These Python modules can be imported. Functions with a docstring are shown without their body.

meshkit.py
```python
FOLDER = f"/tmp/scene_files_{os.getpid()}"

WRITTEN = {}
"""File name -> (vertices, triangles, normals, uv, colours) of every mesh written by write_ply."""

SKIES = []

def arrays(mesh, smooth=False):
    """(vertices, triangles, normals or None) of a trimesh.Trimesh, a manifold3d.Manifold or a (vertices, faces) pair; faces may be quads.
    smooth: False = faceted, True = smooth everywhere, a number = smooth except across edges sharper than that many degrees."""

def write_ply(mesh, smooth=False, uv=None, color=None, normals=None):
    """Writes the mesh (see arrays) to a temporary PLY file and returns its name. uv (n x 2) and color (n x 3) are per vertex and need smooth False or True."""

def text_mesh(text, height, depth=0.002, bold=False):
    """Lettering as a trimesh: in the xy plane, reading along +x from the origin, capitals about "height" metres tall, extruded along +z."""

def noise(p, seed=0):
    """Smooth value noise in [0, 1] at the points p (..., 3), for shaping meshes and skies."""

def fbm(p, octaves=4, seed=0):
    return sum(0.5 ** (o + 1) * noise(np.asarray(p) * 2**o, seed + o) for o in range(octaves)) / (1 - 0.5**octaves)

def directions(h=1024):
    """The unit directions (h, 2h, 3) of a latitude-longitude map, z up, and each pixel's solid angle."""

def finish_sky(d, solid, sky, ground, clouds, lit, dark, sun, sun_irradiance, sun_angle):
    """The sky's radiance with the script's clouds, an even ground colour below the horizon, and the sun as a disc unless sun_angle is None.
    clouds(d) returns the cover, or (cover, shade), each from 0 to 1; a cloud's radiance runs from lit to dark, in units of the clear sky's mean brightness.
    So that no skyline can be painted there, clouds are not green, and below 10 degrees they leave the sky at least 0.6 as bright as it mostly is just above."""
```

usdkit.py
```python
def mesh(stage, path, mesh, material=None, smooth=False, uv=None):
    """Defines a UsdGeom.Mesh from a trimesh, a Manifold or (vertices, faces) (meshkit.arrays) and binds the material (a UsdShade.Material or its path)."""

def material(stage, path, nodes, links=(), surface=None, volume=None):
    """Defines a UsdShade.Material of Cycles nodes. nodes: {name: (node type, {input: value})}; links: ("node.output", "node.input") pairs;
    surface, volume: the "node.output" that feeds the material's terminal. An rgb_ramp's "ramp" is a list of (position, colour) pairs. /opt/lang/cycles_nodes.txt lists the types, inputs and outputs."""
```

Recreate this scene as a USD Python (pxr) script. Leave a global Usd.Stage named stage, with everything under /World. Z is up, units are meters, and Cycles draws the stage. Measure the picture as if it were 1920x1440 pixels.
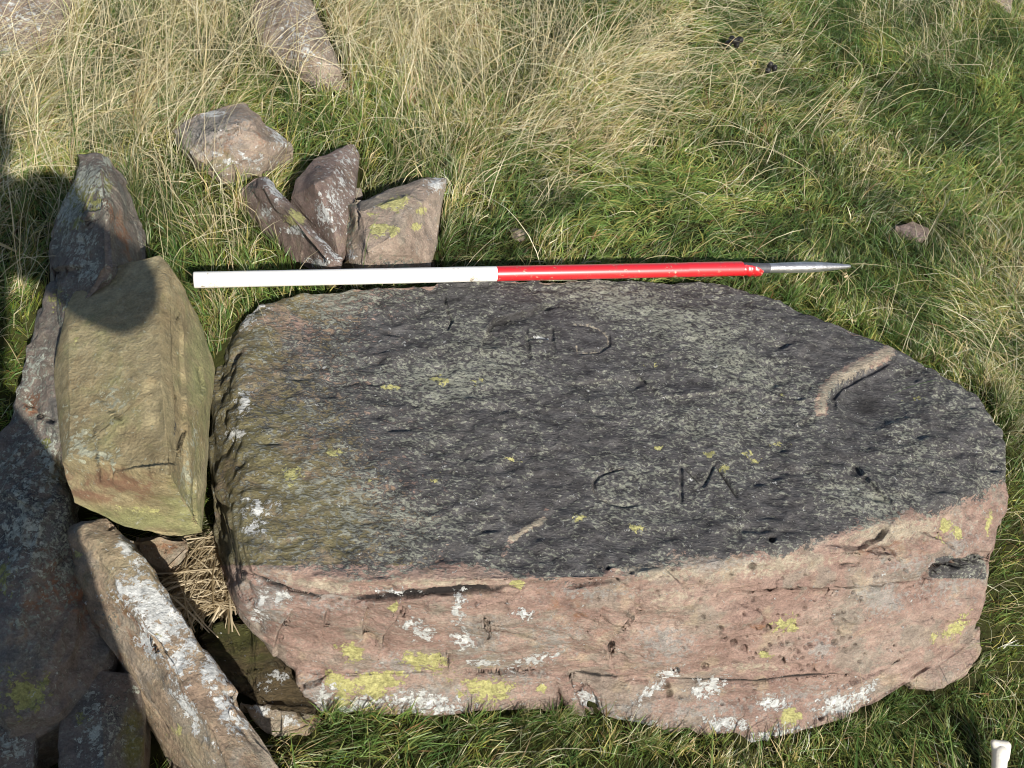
import math, random
import numpy as np, trimesh, manifold3d, usdkit, meshkit
from scipy import sparse
from scipy.spatial import ConvexHull
from pxr import Usd, UsdGeom, UsdLux, UsdShade, Gf, Sdf, Vt

stage = Usd.Stage.CreateInMemory()
UsdGeom.SetStageUpAxis(stage, 'Z')
UsdGeom.SetStageMetersPerUnit(stage, 1.0)
UsdGeom.Xform.Define(stage, '/World')
L = '/World/Looks/'

# ------------------------------------------------------------------ camera, sky, sun, exposure
PITCH, CAM_H, FPX = math.radians(47), 1.42, 1900.0       # looking down at the slab from eye height
EXPOSURE = 0.44
SUN_EL, SUN_AZ = math.radians(31), math.radians(180 - 28)   # the sun stands behind the camera, to its right
SUN_I, SKY_S = 1.22, 0.085

cam = UsdGeom.Camera.Define(stage, '/World/camera')
cam.CreateHorizontalApertureAttr(36.0)
cam.CreateVerticalApertureAttr(27.0)
cam.CreateFocalLengthAttr(36.0 * FPX / 1920)
cam.CreateClippingRangeAttr(Gf.Vec2f(0.05, 2000))
cam.CreateExposureAttr(EXPOSURE)
xf = UsdGeom.Xformable(cam)
xf.AddTranslateOp().Set(Gf.Vec3d(0, 0, CAM_H))
xf.AddRotateXOp().Set(90 - math.degrees(PITCH))

SUN = np.array([math.sin(SUN_AZ) * math.cos(SUN_EL), math.cos(SUN_AZ) * math.cos(SUN_EL), math.sin(SUN_EL)])
sky_m = usdkit.material(stage, L + 'sky', {
    'sky': ('sky_texture', {'sky_type': 'single_scattering', 'sun_disc': False, 'sun_elevation': SUN_EL, 'sun_rotation': SUN_AZ}),
    'bg': ('background_shader', {'strength': SKY_S})}, [('sky.color', 'bg.color')], surface='bg.background')
dome = UsdLux.DomeLight.Define(stage, '/World/sky')
UsdShade.MaterialBindingAPI.Apply(dome.GetPrim()).Bind(sky_m)
dome.GetPrim().SetCustomDataByKey('kind', 'structure')
sun = UsdLux.DistantLight.Define(stage, '/World/sun')
sun.CreateNormalizeAttr(True); sun.CreateIntensityAttr(SUN_I); sun.CreateAngleAttr(0.5)
sun.CreateColorAttr(Gf.Vec3f(1.0, 0.94, 0.85))
ZA = SUN / np.linalg.norm(SUN)
sx = UsdGeom.Xformable(sun)
sx.AddRotateZOp().Set(math.degrees(math.atan2(ZA[0], -ZA[1])))
sx.AddRotateXOp().Set(math.degrees(math.acos(ZA[2])))

# ------------------------------------------------------------------ the hillside's own frame: a along the pole, b up the slope away from the camera, h off the ground
FW = np.array([0, math.cos(PITCH), -math.sin(PITCH)]); UP = np.array([0, math.sin(PITCH), math.cos(PITCH)]); RT = np.array([1.0, 0, 0])
CAM = np.array([0, 0, CAM_H])

def seen(u, v):
    """Direction of sight to a place measured on the photograph (1920 x 1440)."""
    u, v = np.asarray(u, float)[..., None], np.asarray(v, float)[..., None]
    return (u - 960) / FPX * RT + (720 - v) / FPX * UP + FW

_p0 = CAM + 1.608 * seen(362, 525); _p1 = CAM + 1.891 * seen(1415, 503)
E1 = (_p1 - _p0) / np.linalg.norm(_p1 - _p0)
E2 = np.array([-E1[1], E1[0], 0]); E2 /= np.linalg.norm(E2); E2 = E2 + [0, 0, .05]; E2 -= E1 * (E2 @ E1); E2 /= np.linalg.norm(E2)
NN = np.cross(E1, E2)
ORG = _p0 - .02 * NN

def at(u, v, h=0.0):
    d = seen(u, v); h = np.asarray(h, float)
    t = ((ORG - CAM) @ NN + h) / (d @ NN)
    return CAM + t[..., None] * d

def ats(pts):
    p = np.asarray(pts, float)
    return at(p[:, 0], p[:, 1], p[:, 2])

def abh(p):
    q = np.asarray(p) - ORG
    return np.stack([q @ E1, q @ E2, q @ NN], -1)

def world(a, b, h):
    return ORG + np.asarray(a)[..., None] * E1 + np.asarray(b)[..., None] * E2 + np.asarray(h)[..., None] * NN

def project(p):
    q = np.asarray(p) - CAM
    z = np.maximum(q @ FW, 1e-3)
    return np.stack([960 + FPX * (q @ RT) / z, 720 - FPX * (q @ UP) / z], -1)

def sstep(x, a, b):
    t = np.clip((x - a) / (b - a), 0, 1)
    return t * t * (3 - 2 * t)

def tag(prim, label=None, cat=None, group=None, kind=None):
    p = prim.GetPrim() if hasattr(prim, 'GetPrim') else prim
    for k, val in (('label', label), ('category', cat), ('group', group), ('kind', kind)):
        if val: p.SetCustomDataByKey(k, val)
    return prim

USED = {}
def fresh(parent, name):
    k = (parent, name); n = USED.get(k, -1) + 1; USED[k] = n
    return f'{parent}/{name}' + (f'_{n:03d}' if n else '')

def put(name, mesh, mat, parent='/World', smooth=True, **vertex_colours):
    path = fresh(parent, name)
    m = usdkit.mesh(stage, path, mesh, mat, smooth=smooth)
    for k, c in vertex_colours.items():
        UsdGeom.PrimvarsAPI(m).CreatePrimvar(k, Sdf.ValueTypeNames.Color3fArray, 'vertex').Set(Vt.Vec3fArray.FromNumpy(np.asarray(c, np.float32)))
    return m

# ------------------------------------------------------------------ materials
def stone_material(name, tones, crust=((.022, .023, .027), (.075, .078, .085)), speck=(.20, .22, .16), speck_on=.5, white=(.62, .63, .61), yellow=(.42, .40, .17),
                   algae=(.13, .13, .035), rust=(.22, .10, .05), loose_white=-.35, loose_yellow=-.6, grain=1.0, patch=(.24, .21, .17), patch2=(.36, .29, .20), pale=(.36, .31, .235), grey=(.27, .255, .235), stretch=(1, 1, 1), bump=1.0):
    n, k = {}, []
    n['geo'] = ('geometry', {}); n['mp'] = ('mapping', {'scale': stretch}); k += [('geo.position', 'mp.vector')]
    for i, c in (('a', 'ma'), ('b', 'mb'), ('c', 'mc')):
        n['at' + i] = ('attribute', {'attribute': c}); n['s' + i] = ('separate_color', {}); k += [(f'at{i}.color', f's{i}.color')]
    def noise(key, scale, detail=5, rough=.6, src='mp.vector', dist=0):
        n[key] = ('noise_texture', {'scale': scale, 'detail': detail, 'roughness': rough, 'distortion': dist}); k.append((src, key + '.vector'))
    def rng(key, src, a, b, c, d, kind='linear'):
        n[key] = ('map_range', {'range_type': kind, 'from_min': a, 'from_max': b, 'to_min': c, 'to_max': d, 'clamp': True}); k.append((src, key + '.value'))
    def ma(key, op, x, y, clamp=False):
        inp = {'math_type': op, 'use_clamp': clamp}
        for j, s in ((1, x), (2, y)):
            if isinstance(s, str): k.append((s, f'{key}.value{j}'))
            else: inp[f'value{j}'] = s
        n[key] = ('math', inp)
    def mix(key, fac, c1, c2, kind='mix'):
        inp = {'mix_type': kind}
        for j, s in (('fac', fac), ('color1', c1), ('color2', c2)):
            if isinstance(s, str): k.append((s, f'{key}.{j}'))
            else: inp[j] = s
        n[key] = ('mix', inp)
    noise('n1', 8, 6, .62); noise('n2', 48, 7, .68); noise('n3', 330, 4, .7); noise('n4', 22, 6, .65, dist=.6); noise('n5', 130, 5, .7, dist=.4); noise('n5g', 120, 5, .68, src='geo.position', dist=.3); noise('n4g', 24, 5, .6, src='geo.position', dist=.5); noise('n6', 5.5, 5, .6)
    n['r1'] = ('rgb_ramp', {'ramp': [(.28, tones[0]), (.5, tones[1]), (.72, tones[2])]}); k.append(('n1.fac', 'r1.fac'))
    rng('v2', 'n2.fac', .3, .7, .66, 1.34); rng('v3', 'n3.fac', .3, .7, 1 - .3 * grain, 1 + .3 * grain)
    ma('v', 'multiply', 'v2.result', 'v3.result'); mix('base', 1.0, 'r1.color', 'v.value', 'multiply')
    noise('n11', 13, 6, .55, dist=.3); rng('pt', 'n11.fac', .53, .57, 0, .62, 'smoothstep'); mix('ptc', 1.0, patch, 'v.value', 'multiply'); mix('base2', 'pt.result', 'base.color', 'ptc.color')
    noise('n12', 17, 5, .6, src='geo.position'); rng('pu', 'n12.fac', .56, .66, 0, .5, 'smoothstep'); mix('puc', 1.0, patch2, 'v.value', 'multiply'); mix('base3', 'pu.result', 'base2.color', 'puc.color')
    # rust and red stain
    rng('fr0', 'n4.fac', .3, .7, -.45, .45); ma('fr1', 'add', 'sb.g', 'fr0.result'); rng('fr', 'fr1.value', .35, .7, 0, .8, 'smoothstep'); mix('m_r', 'fr.result', 'base3.color', rust)
    # pale bare stone and grey film
    rng('fp0', 'n5g.fac', .3, .7, -.3, .3); ma('fp1', 'add', 'sc.r', 'fp0.result'); rng('fp', 'fp1.value', .3, .6, 0, .9, 'smoothstep'); mix('pal', 1.0, pale, 'v.value', 'multiply')
    rng('fq0', 'n5g.fac', .3, .7, -.5, .5); ma('fq1', 'add', 'sc.g', 'fq0.result'); rng('fq', 'fq1.value', .35, .65, 0, .8, 'smoothstep'); mix('gry', 1.0, grey, 'v.value', 'multiply'); mix('m_q', 'fq.result', 'm_r.color', 'gry.color')
    # green algae film
    rng('fa0', 'n4.fac', .3, .7, -.35, .35); ma('fa1', 'add', 'sb.r', 'fa0.result'); rng('fa', 'fa1.value', .2, .85, 0, .85, 'smoothstep')
    mix('alg', 1.0, algae, 'v.value', 'multiply'); mix('m_a', 'fa.result', 'm_q.color', 'alg.color')
    # black crust with pale specks, then near black for cracks and painted pit shade
    rng('fc0', 'n5.fac', .3, .7, -.45, .45); ma('fc1', 'add', 'sa.b', 'fc0.result'); rng('fc', 'fc1.value', .38, .58, 0, .96, 'smoothstep')
    n['cr'] = ('rgb_ramp', {'ramp': [(.3, crust[0]), (.7, crust[1])]}); k.append(('n2.fac', 'cr.fac')); mix('cr2', 1.0, 'cr.color', 'v3.result', 'multiply')
    mix('m_c0', 'fc.result', 'm_a.color', 'cr2.color'); mix('m_c', 'fp.result', 'm_c0.color', 'pal.color')
    rng('sp0', 'n6.fac', .3, .7, -.13, .13); ma('sp1', 'add', 'n5.fac', 'sp0.result'); noise('n7', 260, 3, .6, dist=.5); rng('sp2', 'n7.fac', .35, .65, -.08, .08); ma('sp3', 'add', 'sp1.value', 'sp2.result')
    rng('sp', 'sp3.value', .575 - .1 * speck_on, .72 - .1 * speck_on, 0, .88, 'smoothstep'); ma('spf', 'multiply_add', 'fc.result', .72)
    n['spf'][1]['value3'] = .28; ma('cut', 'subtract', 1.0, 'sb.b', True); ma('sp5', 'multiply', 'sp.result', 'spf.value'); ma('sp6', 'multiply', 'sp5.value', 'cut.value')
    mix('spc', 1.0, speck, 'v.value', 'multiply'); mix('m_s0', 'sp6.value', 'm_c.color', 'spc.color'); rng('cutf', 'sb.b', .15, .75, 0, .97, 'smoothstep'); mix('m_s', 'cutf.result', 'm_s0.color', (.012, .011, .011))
    # crusty lichens, yellow green then white
    n['cell'] = ('voronoi_texture', {'feature': 'distance_to_edge', 'scale': 420}); k.append(('geo.position', 'cell.vector')); rng('cellv', 'n9.fac', .35, .65, .55, 1.25)
    rng('fy0', 'n5g.fac', .3, .7, -.30, .30); rng('fy00', 'n4g.fac', .3, .7, -.22, .22); ma('fy1', 'add', 'sa.g', 'fy0.result'); ma('fy2', 'add', 'fy1.value', 'fy00.result')
    noise('n8', 9, 4, .55); rng('ly', 'n8.fac', .3, .8, loose_yellow, loose_yellow + .7); ma('ly2', 'add', 'ly.result', 'fy0.result'); ma('fy3', 'maximum', 'fy2.value', 'ly2.value')
    rng('fy', 'fy3.value', .46, .53, 0, 1, 'smoothstep'); mix('yl0', 1.0, yellow, 'cellv.result', 'multiply'); mix('yl', 1.0, 'yl0.color', 'v3.result', 'multiply'); mix('m_y', 'fy.result', 'm_s.color', 'yl.color')
    noise('n9', 105, 6, .74, src='geo.position', dist=.35); rng('fw0', 'n9.fac', .3, .7, -.7, .7); ma('fw1', 'multiply_add', 'sa.r', 1.0); k.append(('fw0.result', 'fw1.value3')); 
    noise('n10', 11, 5, .6, src='geo.position'); rng('lw', 'n10.fac', .3, .8, loose_white, loose_white + .7); rng('fwl', 'n9.fac', .3, .7, -.42, .42); ma('lw2', 'add', 'lw.result', 'fwl.result'); ma('fw2', 'maximum', 'fw1.value', 'lw2.value')
    rng('fw', 'fw2.value', .46, .56, 0, 1, 'smoothstep'); rng('wv', 'n3.fac', .3, .7, .78, 1.12); n['wr'] = ('rgb_ramp', {'ramp': [(.34, tuple(.58 * c for c in white)), (.5, tuple(.85 * c for c in white)), (.62, tuple(1.08 * c for c in white))]}); k.append(('n5g.fac', 'wr.fac')); mix('wl', 1.0, 'wr.color', 'wv.result', 'multiply'); mix('m_w', 'fw.result', 'm_y.color', 'wl.color')
    # fine relief
    ma('h0', 'multiply', 'n5.fac', .9); ma('h1', 'multiply_add', 'n2.fac', 1.3); k.append(('h0.value', 'h1.value3')); ma('h2', 'multiply', 'n3.fac', .35); ma('h3', 'add', 'h1.value', 'h2.value'); ma('h4', 'multiply', 'fw.result', .22); ma('h5', 'add', 'h3.value', 'h4.value')
    ma('h6', 'multiply', 'fy.result', .12); ma('h7', 'add', 'h5.value', 'h6.value'); ma('h8', 'multiply', 'n7.fac', .35); ma('h', 'add', 'h7.value', 'h8.value')
    n['bump'] = ('bump', {'strength': .75 * bump, 'distance': .005}); k.append(('h.value', 'bump.height'))
    n['p'] = ('principled_bsdf', {'roughness': .88, 'specular_ior_level': .3}); k += [('m_w.color', 'p.base_color'), ('bump.normal', 'p.normal')]
    return usdkit.material(stage, L + name, n, k, surface='p.BSDF')

PINK = ((.204, .131, .106), (.276, .190, .155), (.326, .249, .203))
M_SLAB = stone_material('red_sandstone_slab', PINK, loose_white=-.33, loose_yellow=-.75, stretch=(.75, 1.2, 1.3), speck_on=.66, crust=((.0195, .0195, .0215), (.115, .114, .116)), speck=(.265, .272, .22), bump=1.35, algae=(.135, .125, .055))
M_BLOCK = stone_material('olive_sandstone', ((.205, .162, .088), (.275, .228, .128), (.315, .272, .165)), white=(.40, .40, .29), patch=(.24, .185, .10), patch2=(.31, .26, .15), loose_white=-.6, loose_yellow=-.75, speck=(.34, .34, .24), speck_on=.15, algae=(.21, .215, .095), grain=.8, bump=.9, rust=(.17, .085, .055))
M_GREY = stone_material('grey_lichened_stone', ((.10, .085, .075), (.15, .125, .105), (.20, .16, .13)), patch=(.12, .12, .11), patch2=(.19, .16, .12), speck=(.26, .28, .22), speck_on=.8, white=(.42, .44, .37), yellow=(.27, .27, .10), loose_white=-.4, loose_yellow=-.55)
M_LONG = stone_material('tan_lichened_stone', ((.235, .165, .12), (.29, .22, .15), (.31, .265, .165)), speck_on=.5, loose_white=-.3, loose_yellow=-.65)
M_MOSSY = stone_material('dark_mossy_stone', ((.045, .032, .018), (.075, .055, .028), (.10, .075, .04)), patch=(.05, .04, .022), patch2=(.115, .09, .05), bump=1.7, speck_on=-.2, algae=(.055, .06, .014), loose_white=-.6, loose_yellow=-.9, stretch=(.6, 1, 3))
M_RED = stone_material('red_brown_stone', ((.14, .098, .083), (.195, .145, .125), (.25, .20, .175)), patch=(.15, .11, .09), patch2=(.24, .19, .14), speck_on=.25, loose_white=-.35, loose_yellow=-.7)
M_TAN = stone_material('pale_brown_stone', ((.20, .15, .115), (.27, .21, .165), (.33, .27, .22)), speck_on=.45, loose_white=-.4, loose_yellow=-.65)

def plain(name, colour, rough=.6, spec=.5, metallic=0.0, vary=.12, scale=40, bump=0.0, bscale=300):
    n = {'geo': ('geometry', {}), 'n': ('noise_texture', {'scale': scale, 'detail': 5, 'roughness': .65}), 'r': ('map_range', {'from_min': .3, 'from_max': .7, 'to_min': 1 - vary, 'to_max': 1 + vary, 'clamp': True}),
         'm': ('mix', {'mix_type': 'multiply', 'fac': 1.0, 'color1': colour}), 'b': ('noise_texture', {'scale': bscale, 'detail': 3}), 'bp': ('bump', {'strength': bump, 'distance': .002}),
         'p': ('principled_bsdf', {'roughness': rough, 'specular_ior_level': spec, 'metallic': metallic})}
    k = [('geo.position', 'n.vector'), ('n.fac', 'r.value'), ('r.result', 'm.color2'), ('m.color', 'p.base_color'), ('geo.position', 'b.vector'), ('b.fac', 'bp.height')]
    if bump: k.append(('bp.normal', 'p.normal'))
    return usdkit.material(stage, L + name, n, k, surface='p.BSDF')

def blade_material(name, through=.35, rough=.6):
    n = {'c': ('attribute', {'attribute': 'tint'}), 'p': ('principled_bsdf', {'roughness': rough, 'specular_ior_level': .5}), 't': ('translucent_bsdf', {}), 'x': ('mix_closure', {'fac': through})}
    return usdkit.material(stage, L + name, n, [('c.color', 'p.base_color'), ('c.color', 't.color'), ('p.BSDF', 'x.closure1'), ('t.BSDF', 'x.closure2')], surface='x.closure')
M_BLADE = blade_material('grass_blade', through=.30, rough=.42)
M_SOIL = usdkit.material(stage, L + 'turf_soil', {
    'geo': ('geometry', {}), 'n': ('noise_texture', {'scale': 30, 'detail': 6, 'roughness': .7}), 'w': ('noise_texture', {'scale': 2.5, 'detail': 3}), 'a': ('math', {'math_type': 'multiply_add', 'value2': .5, 'value3': .0}), 'ad': ('math', {'math_type': 'multiply_add', 'value2': .5}),
    'r': ('rgb_ramp', {'ramp': [(.3, (.018, .016, .008)), (.5, (.035, .038, .012)), (.65, (.05, .055, .016)), (.8, (.09, .07, .035))]}),
    'bp': ('bump', {'strength': .8, 'distance': .01}), 'p': ('principled_bsdf', {'roughness': .95, 'specular_ior_level': .1})},
    [('geo.position', 'n.vector'), ('geo.position', 'w.vector'), ('w.fac', 'a.value1'), ('n.fac', 'ad.value1'), ('a.value', 'ad.value3'), ('ad.value', 'r.fac'), ('r.color', 'p.base_color'), ('n.fac', 'bp.height'), ('bp.normal', 'p.normal')], surface='p.BSDF')

# ------------------------------------------------------------------ terrain
def relief(a, b):
    """Height of the turf off the slab's plane: level with the slab's top behind it, lower in front and between the stones."""
    right = sstep(a, 1.0, 1.4); left = 1 - sstep(a, -.05, .12)
    b0 = -.12 + left * .14 - right * .16; b1 = -.60 + left * .22 - right * .22
    t = 1 - sstep(b, b1, b0)
    low = -.285 - .03 * sstep(a, .5, 1.0)
    h = -.038 * (1 - t) + low * t
    h = h + .05 * sstep(b, .25, 1.2) - .05 * (1 - sstep(a, -.55, -.3)) * (1 - sstep(b, .2, .5))
    return h
def turf(a, b):
    p = np.stack([a, b, np.zeros_like(a)], -1)
    return relief(a, b) + (meshkit.fbm(p * 5, 3, 5) - .5) * .05 + (meshkit.fbm(p * 28, 2, 9) - .5) * .012

def axis_steps(lo, hi, fine, far):
    out = list(np.arange(lo, hi + 1e-6, fine)); s, x = fine, out[-1]
    while x < far: s *= 1.22; x += s; out.append(x)
    s, x = fine, out[0]
    pre = []
    while x > -far: s *= 1.22; x -= s; pre.append(x)
    return np.array(pre[::-1] + out)
ga, gb = axis_steps(-1.1, 2.9, .023, 400), axis_steps(-1.3, 1.7, .023, 400)
A, B = np.meshgrid(ga, gb, indexing='ij')
V = world(A.ravel(), B.ravel(), turf(A.ravel(), B.ravel()))
na, nb = len(ga), len(gb)
ii = (np.arange(na - 1)[:, None] * nb + np.arange(nb - 1)[None, :]).ravel()
ground = put('ground', (V, np.stack([ii, ii + nb, ii + nb + 1, ii + 1], 1)), M_SOIL)
tag(ground, kind='structure')

# ------------------------------------------------------------------ stones
HULLS = []
def polyline_near(uv, pts):
    """Distance in photograph pixels to a polyline, side of it (+ above) and how far along (0..1)."""
    best = np.full(len(uv), 1e9); side = np.zeros(len(uv)); along = np.zeros(len(uv))
    pts = np.asarray(pts, float); total = np.sum(np.linalg.norm(np.diff(pts, axis=0), axis=1)); run = 0
    for p, q in zip(pts[:-1], pts[1:]):
        d = q - p; l = np.hypot(*d) + 1e-9
        t = np.clip(((uv - p) @ d) / l ** 2, 0, 1)
        r = uv - p - t[:, None] * d
        dist = np.hypot(r[:, 0], r[:, 1]); better = dist < best
        best = np.where(better, dist, best); side = np.where(better, np.sign(d[0] * r[:, 1] - d[1] * r[:, 0]) * -1, side); along = np.where(better, (run + t * l) / total, along)
        run += l
    return best, side, along

def normals_of(v, f):
    n = np.zeros_like(v); fn = np.cross(v[f[:, 1]] - v[f[:, 0]], v[f[:, 2]] - v[f[:, 0]])
    for j in range(3): np.add.at(n, f[:, j], fn)
    return n / np.maximum(np.linalg.norm(n, axis=1, keepdims=True), 1e-12)

def rock(hulls, edge=.004, smooth=14, amp=.006, scale=14, chip=.004, chip_scale=9, fine=.0012, fine_scale=110, grain_along=None, bed=None, bed_k=2.0, seed=1, cuts=(), features=(), blobs=(), custom=None, crust=None, crop=None):
    """A stone: convex lumps joined, edges worn round, weathered, then its own cracks, ledges, pits and lichens where the photograph shows them. Returns mesh and two vertex masks."""
    body = manifold3d.Manifold()
    for h in hulls:
        h = np.asarray(h, float); HULLS.append(ConvexHull(h).equations)
        body = body + manifold3d.Manifold.hull_points(h)
    body = body.refine_to_length(edge)
    m = body.to_mesh(); v, f = np.array(m.vert_properties[:, :3], float), np.array(m.tri_verts, int)
    t = trimesh.Trimesh(v, f, process=True); v, f = np.array(t.vertices), np.array(t.faces)
    e = np.vstack([f[:, [0, 1]], f[:, [1, 2]], f[:, [2, 0]]]); e = np.vstack([e, e[:, ::-1]])
    W = sparse.csr_matrix((np.ones(len(e)), (e[:, 0], e[:, 1])), (len(v), len(v))); W.data[:] = 1
    W = sparse.diags(1 / np.maximum(np.asarray(W.sum(1)).ravel(), 1)) @ W
    for i in range(smooth): v = v + .55 * (W @ v - v)
    bn = NN if bed is None else np.asarray(bed) / np.linalg.norm(bed)
    q = v + bn * (v @ bn)[:, None] * (bed_k - 1)
    n = normals_of(v, f)
    calm = np.ones(len(v)); vuv = project(v)
    for kind, pts, w, depth in features:
        if kind in ('letter', 'bowl'):
            i = np.nonzero((vuv > np.min(pts, 0) - 90).all(1) & (vuv < np.max(pts, 0) + 90).all(1))[0]
            calm[i] = np.minimum(calm[i], 1 - .72 * np.exp(-(polyline_near(vuv[i], pts)[0] / 38) ** 2))
    d = amp * 2 * (meshkit.fbm(q * scale, 4, seed) - .5)
    x = meshkit.fbm(q * chip_scale, 4, seed + 20) * 7; s = np.floor(x) + sstep(x - np.floor(x), .78, 1.0)
    d = d + calm * chip * (s - 3.5) * (1 + (.7 * (1 - sstep(n @ NN, .3, .75)) if grain_along else 0))
    if grain_along:            # coarse weathered grain on the upper face, drawn out along the bedding
        up_ = sstep(n @ NN, .3, .75); g = v - E1 * (v @ E1)[:, None] * (1 - grain_along) + NN * 0; rr = meshkit.fbm(g * fine_scale, 4, seed + 40) - .5
        d = d + calm * (fine * 2 * rr * (.22 + .78 * up_) - .0035 * up_ * np.maximum(0, .42 - meshkit.fbm(g * 46, 3, seed + 60)) * 8)
    else: d = d + fine * 2 * (meshkit.fbm(q * fine_scale, 3, seed + 40) - .5)
    v = v + n * d[:, None]
    for i in range(1): v = v + .3 * (W @ v - v)
    n = normals_of(v, f); uv = project(v)
    fc = v[f].mean(1); fuv = project(fc); near = np.zeros(len(f), bool); ffront = np.einsum('ij,ij->i', np.cross(v[f[:, 1]] - v[f[:, 0]], v[f[:, 2]] - v[f[:, 0]]), CAM - fc) > 0
    for kind, pts, w, depth in features:
        if kind in ('crack', 'letter', 'ledge', 'pit'):
            pts = np.asarray(pts, float); R = w * 1.6 + 5; i = np.nonzero(ffront & ~near & (fuv > pts.min(0) - R - 8).all(1) & (fuv < pts.max(0) + R + 8).all(1))[0]
            if len(i): near[i] |= (np.hypot(*(fuv[i] - pts[0]).T) if len(pts) == 1 else polyline_near(fuv[i], pts)[0]) < R
    if near.any():
        v, f = trimesh.remesh.subdivide(v, f, face_index=np.nonzero(near)[0]); v, f = np.array(v), np.array(f)
    n = normals_of(v, f); uv = project(v); facing = np.einsum('ij,ij->i', n, (CAM - v) / np.linalg.norm(CAM - v, axis=1, keepdims=True)) > .03
    d = np.zeros(len(v)); ma, mb, mc = np.zeros((len(v), 3)), np.zeros((len(v), 3)), np.zeros((len(v), 3))
    for kind, pts, w, depth in features:
        pts = np.asarray(pts, float); lo, hi = pts.min(0) - 8 * abs(w) - 12, pts.max(0) + 8 * abs(w) + 12
        i = np.nonzero(facing & (uv > lo).all(1) & (uv < hi).all(1))[0]
        if not len(i): continue
        wob = (meshkit.fbm(np.c_[uv[i] / 22, np.zeros(len(i))], 3, seed + 7) - .5)
        if kind == 'pit':
            for c in pts:
                r = np.hypot(*(uv[i] - c).T) / w; d[i] -= depth * np.clip(1 - r ** 2, 0, 1) ** .7; mb[i, 2] = np.maximum(mb[i, 2], np.clip(1.0 - r, 0, .42))  # the pit's inner shade is painted into the dark mask
            continue
        uu = uv[i] + wob[:, None] * np.array([6.0, 6.0]) * min(1.0, w / 4) * (kind != 'letter')
        dist, side, along = polyline_near(uu, pts)
        fade = np.minimum(1, np.minimum(along, 1 - along) * 9 + .25)
        if kind in ('crack', 'letter'): d[i] -= depth * fade * np.clip(1 - (dist / w) ** 2, 0, 1) ** .8
        elif kind == 'ridge': d[i] += depth * np.exp(-(dist / w) ** 2)
        elif kind == 'ledge':       # higher on the left of the line's course, broken down on the other side
            d[i] += fade * depth * np.where(side > 0, np.exp(-dist / (5 * w)), -.6 * np.exp(-dist / (6 * w)) * np.clip(dist / 1.5, 0, 1))
        elif kind == 'bowl':
            r = dist / w; d[i] -= depth * np.clip(1 - r ** 2, 0, 1)
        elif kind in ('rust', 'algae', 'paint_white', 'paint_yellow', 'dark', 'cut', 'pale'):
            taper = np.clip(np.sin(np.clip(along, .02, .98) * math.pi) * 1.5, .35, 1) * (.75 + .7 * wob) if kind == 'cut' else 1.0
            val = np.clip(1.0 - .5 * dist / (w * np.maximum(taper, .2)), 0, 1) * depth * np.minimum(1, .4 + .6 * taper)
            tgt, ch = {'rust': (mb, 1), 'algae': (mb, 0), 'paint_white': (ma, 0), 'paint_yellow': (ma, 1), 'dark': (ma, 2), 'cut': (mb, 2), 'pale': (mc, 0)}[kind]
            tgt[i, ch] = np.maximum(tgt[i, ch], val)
    v = v + n * d[:, None]
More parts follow.
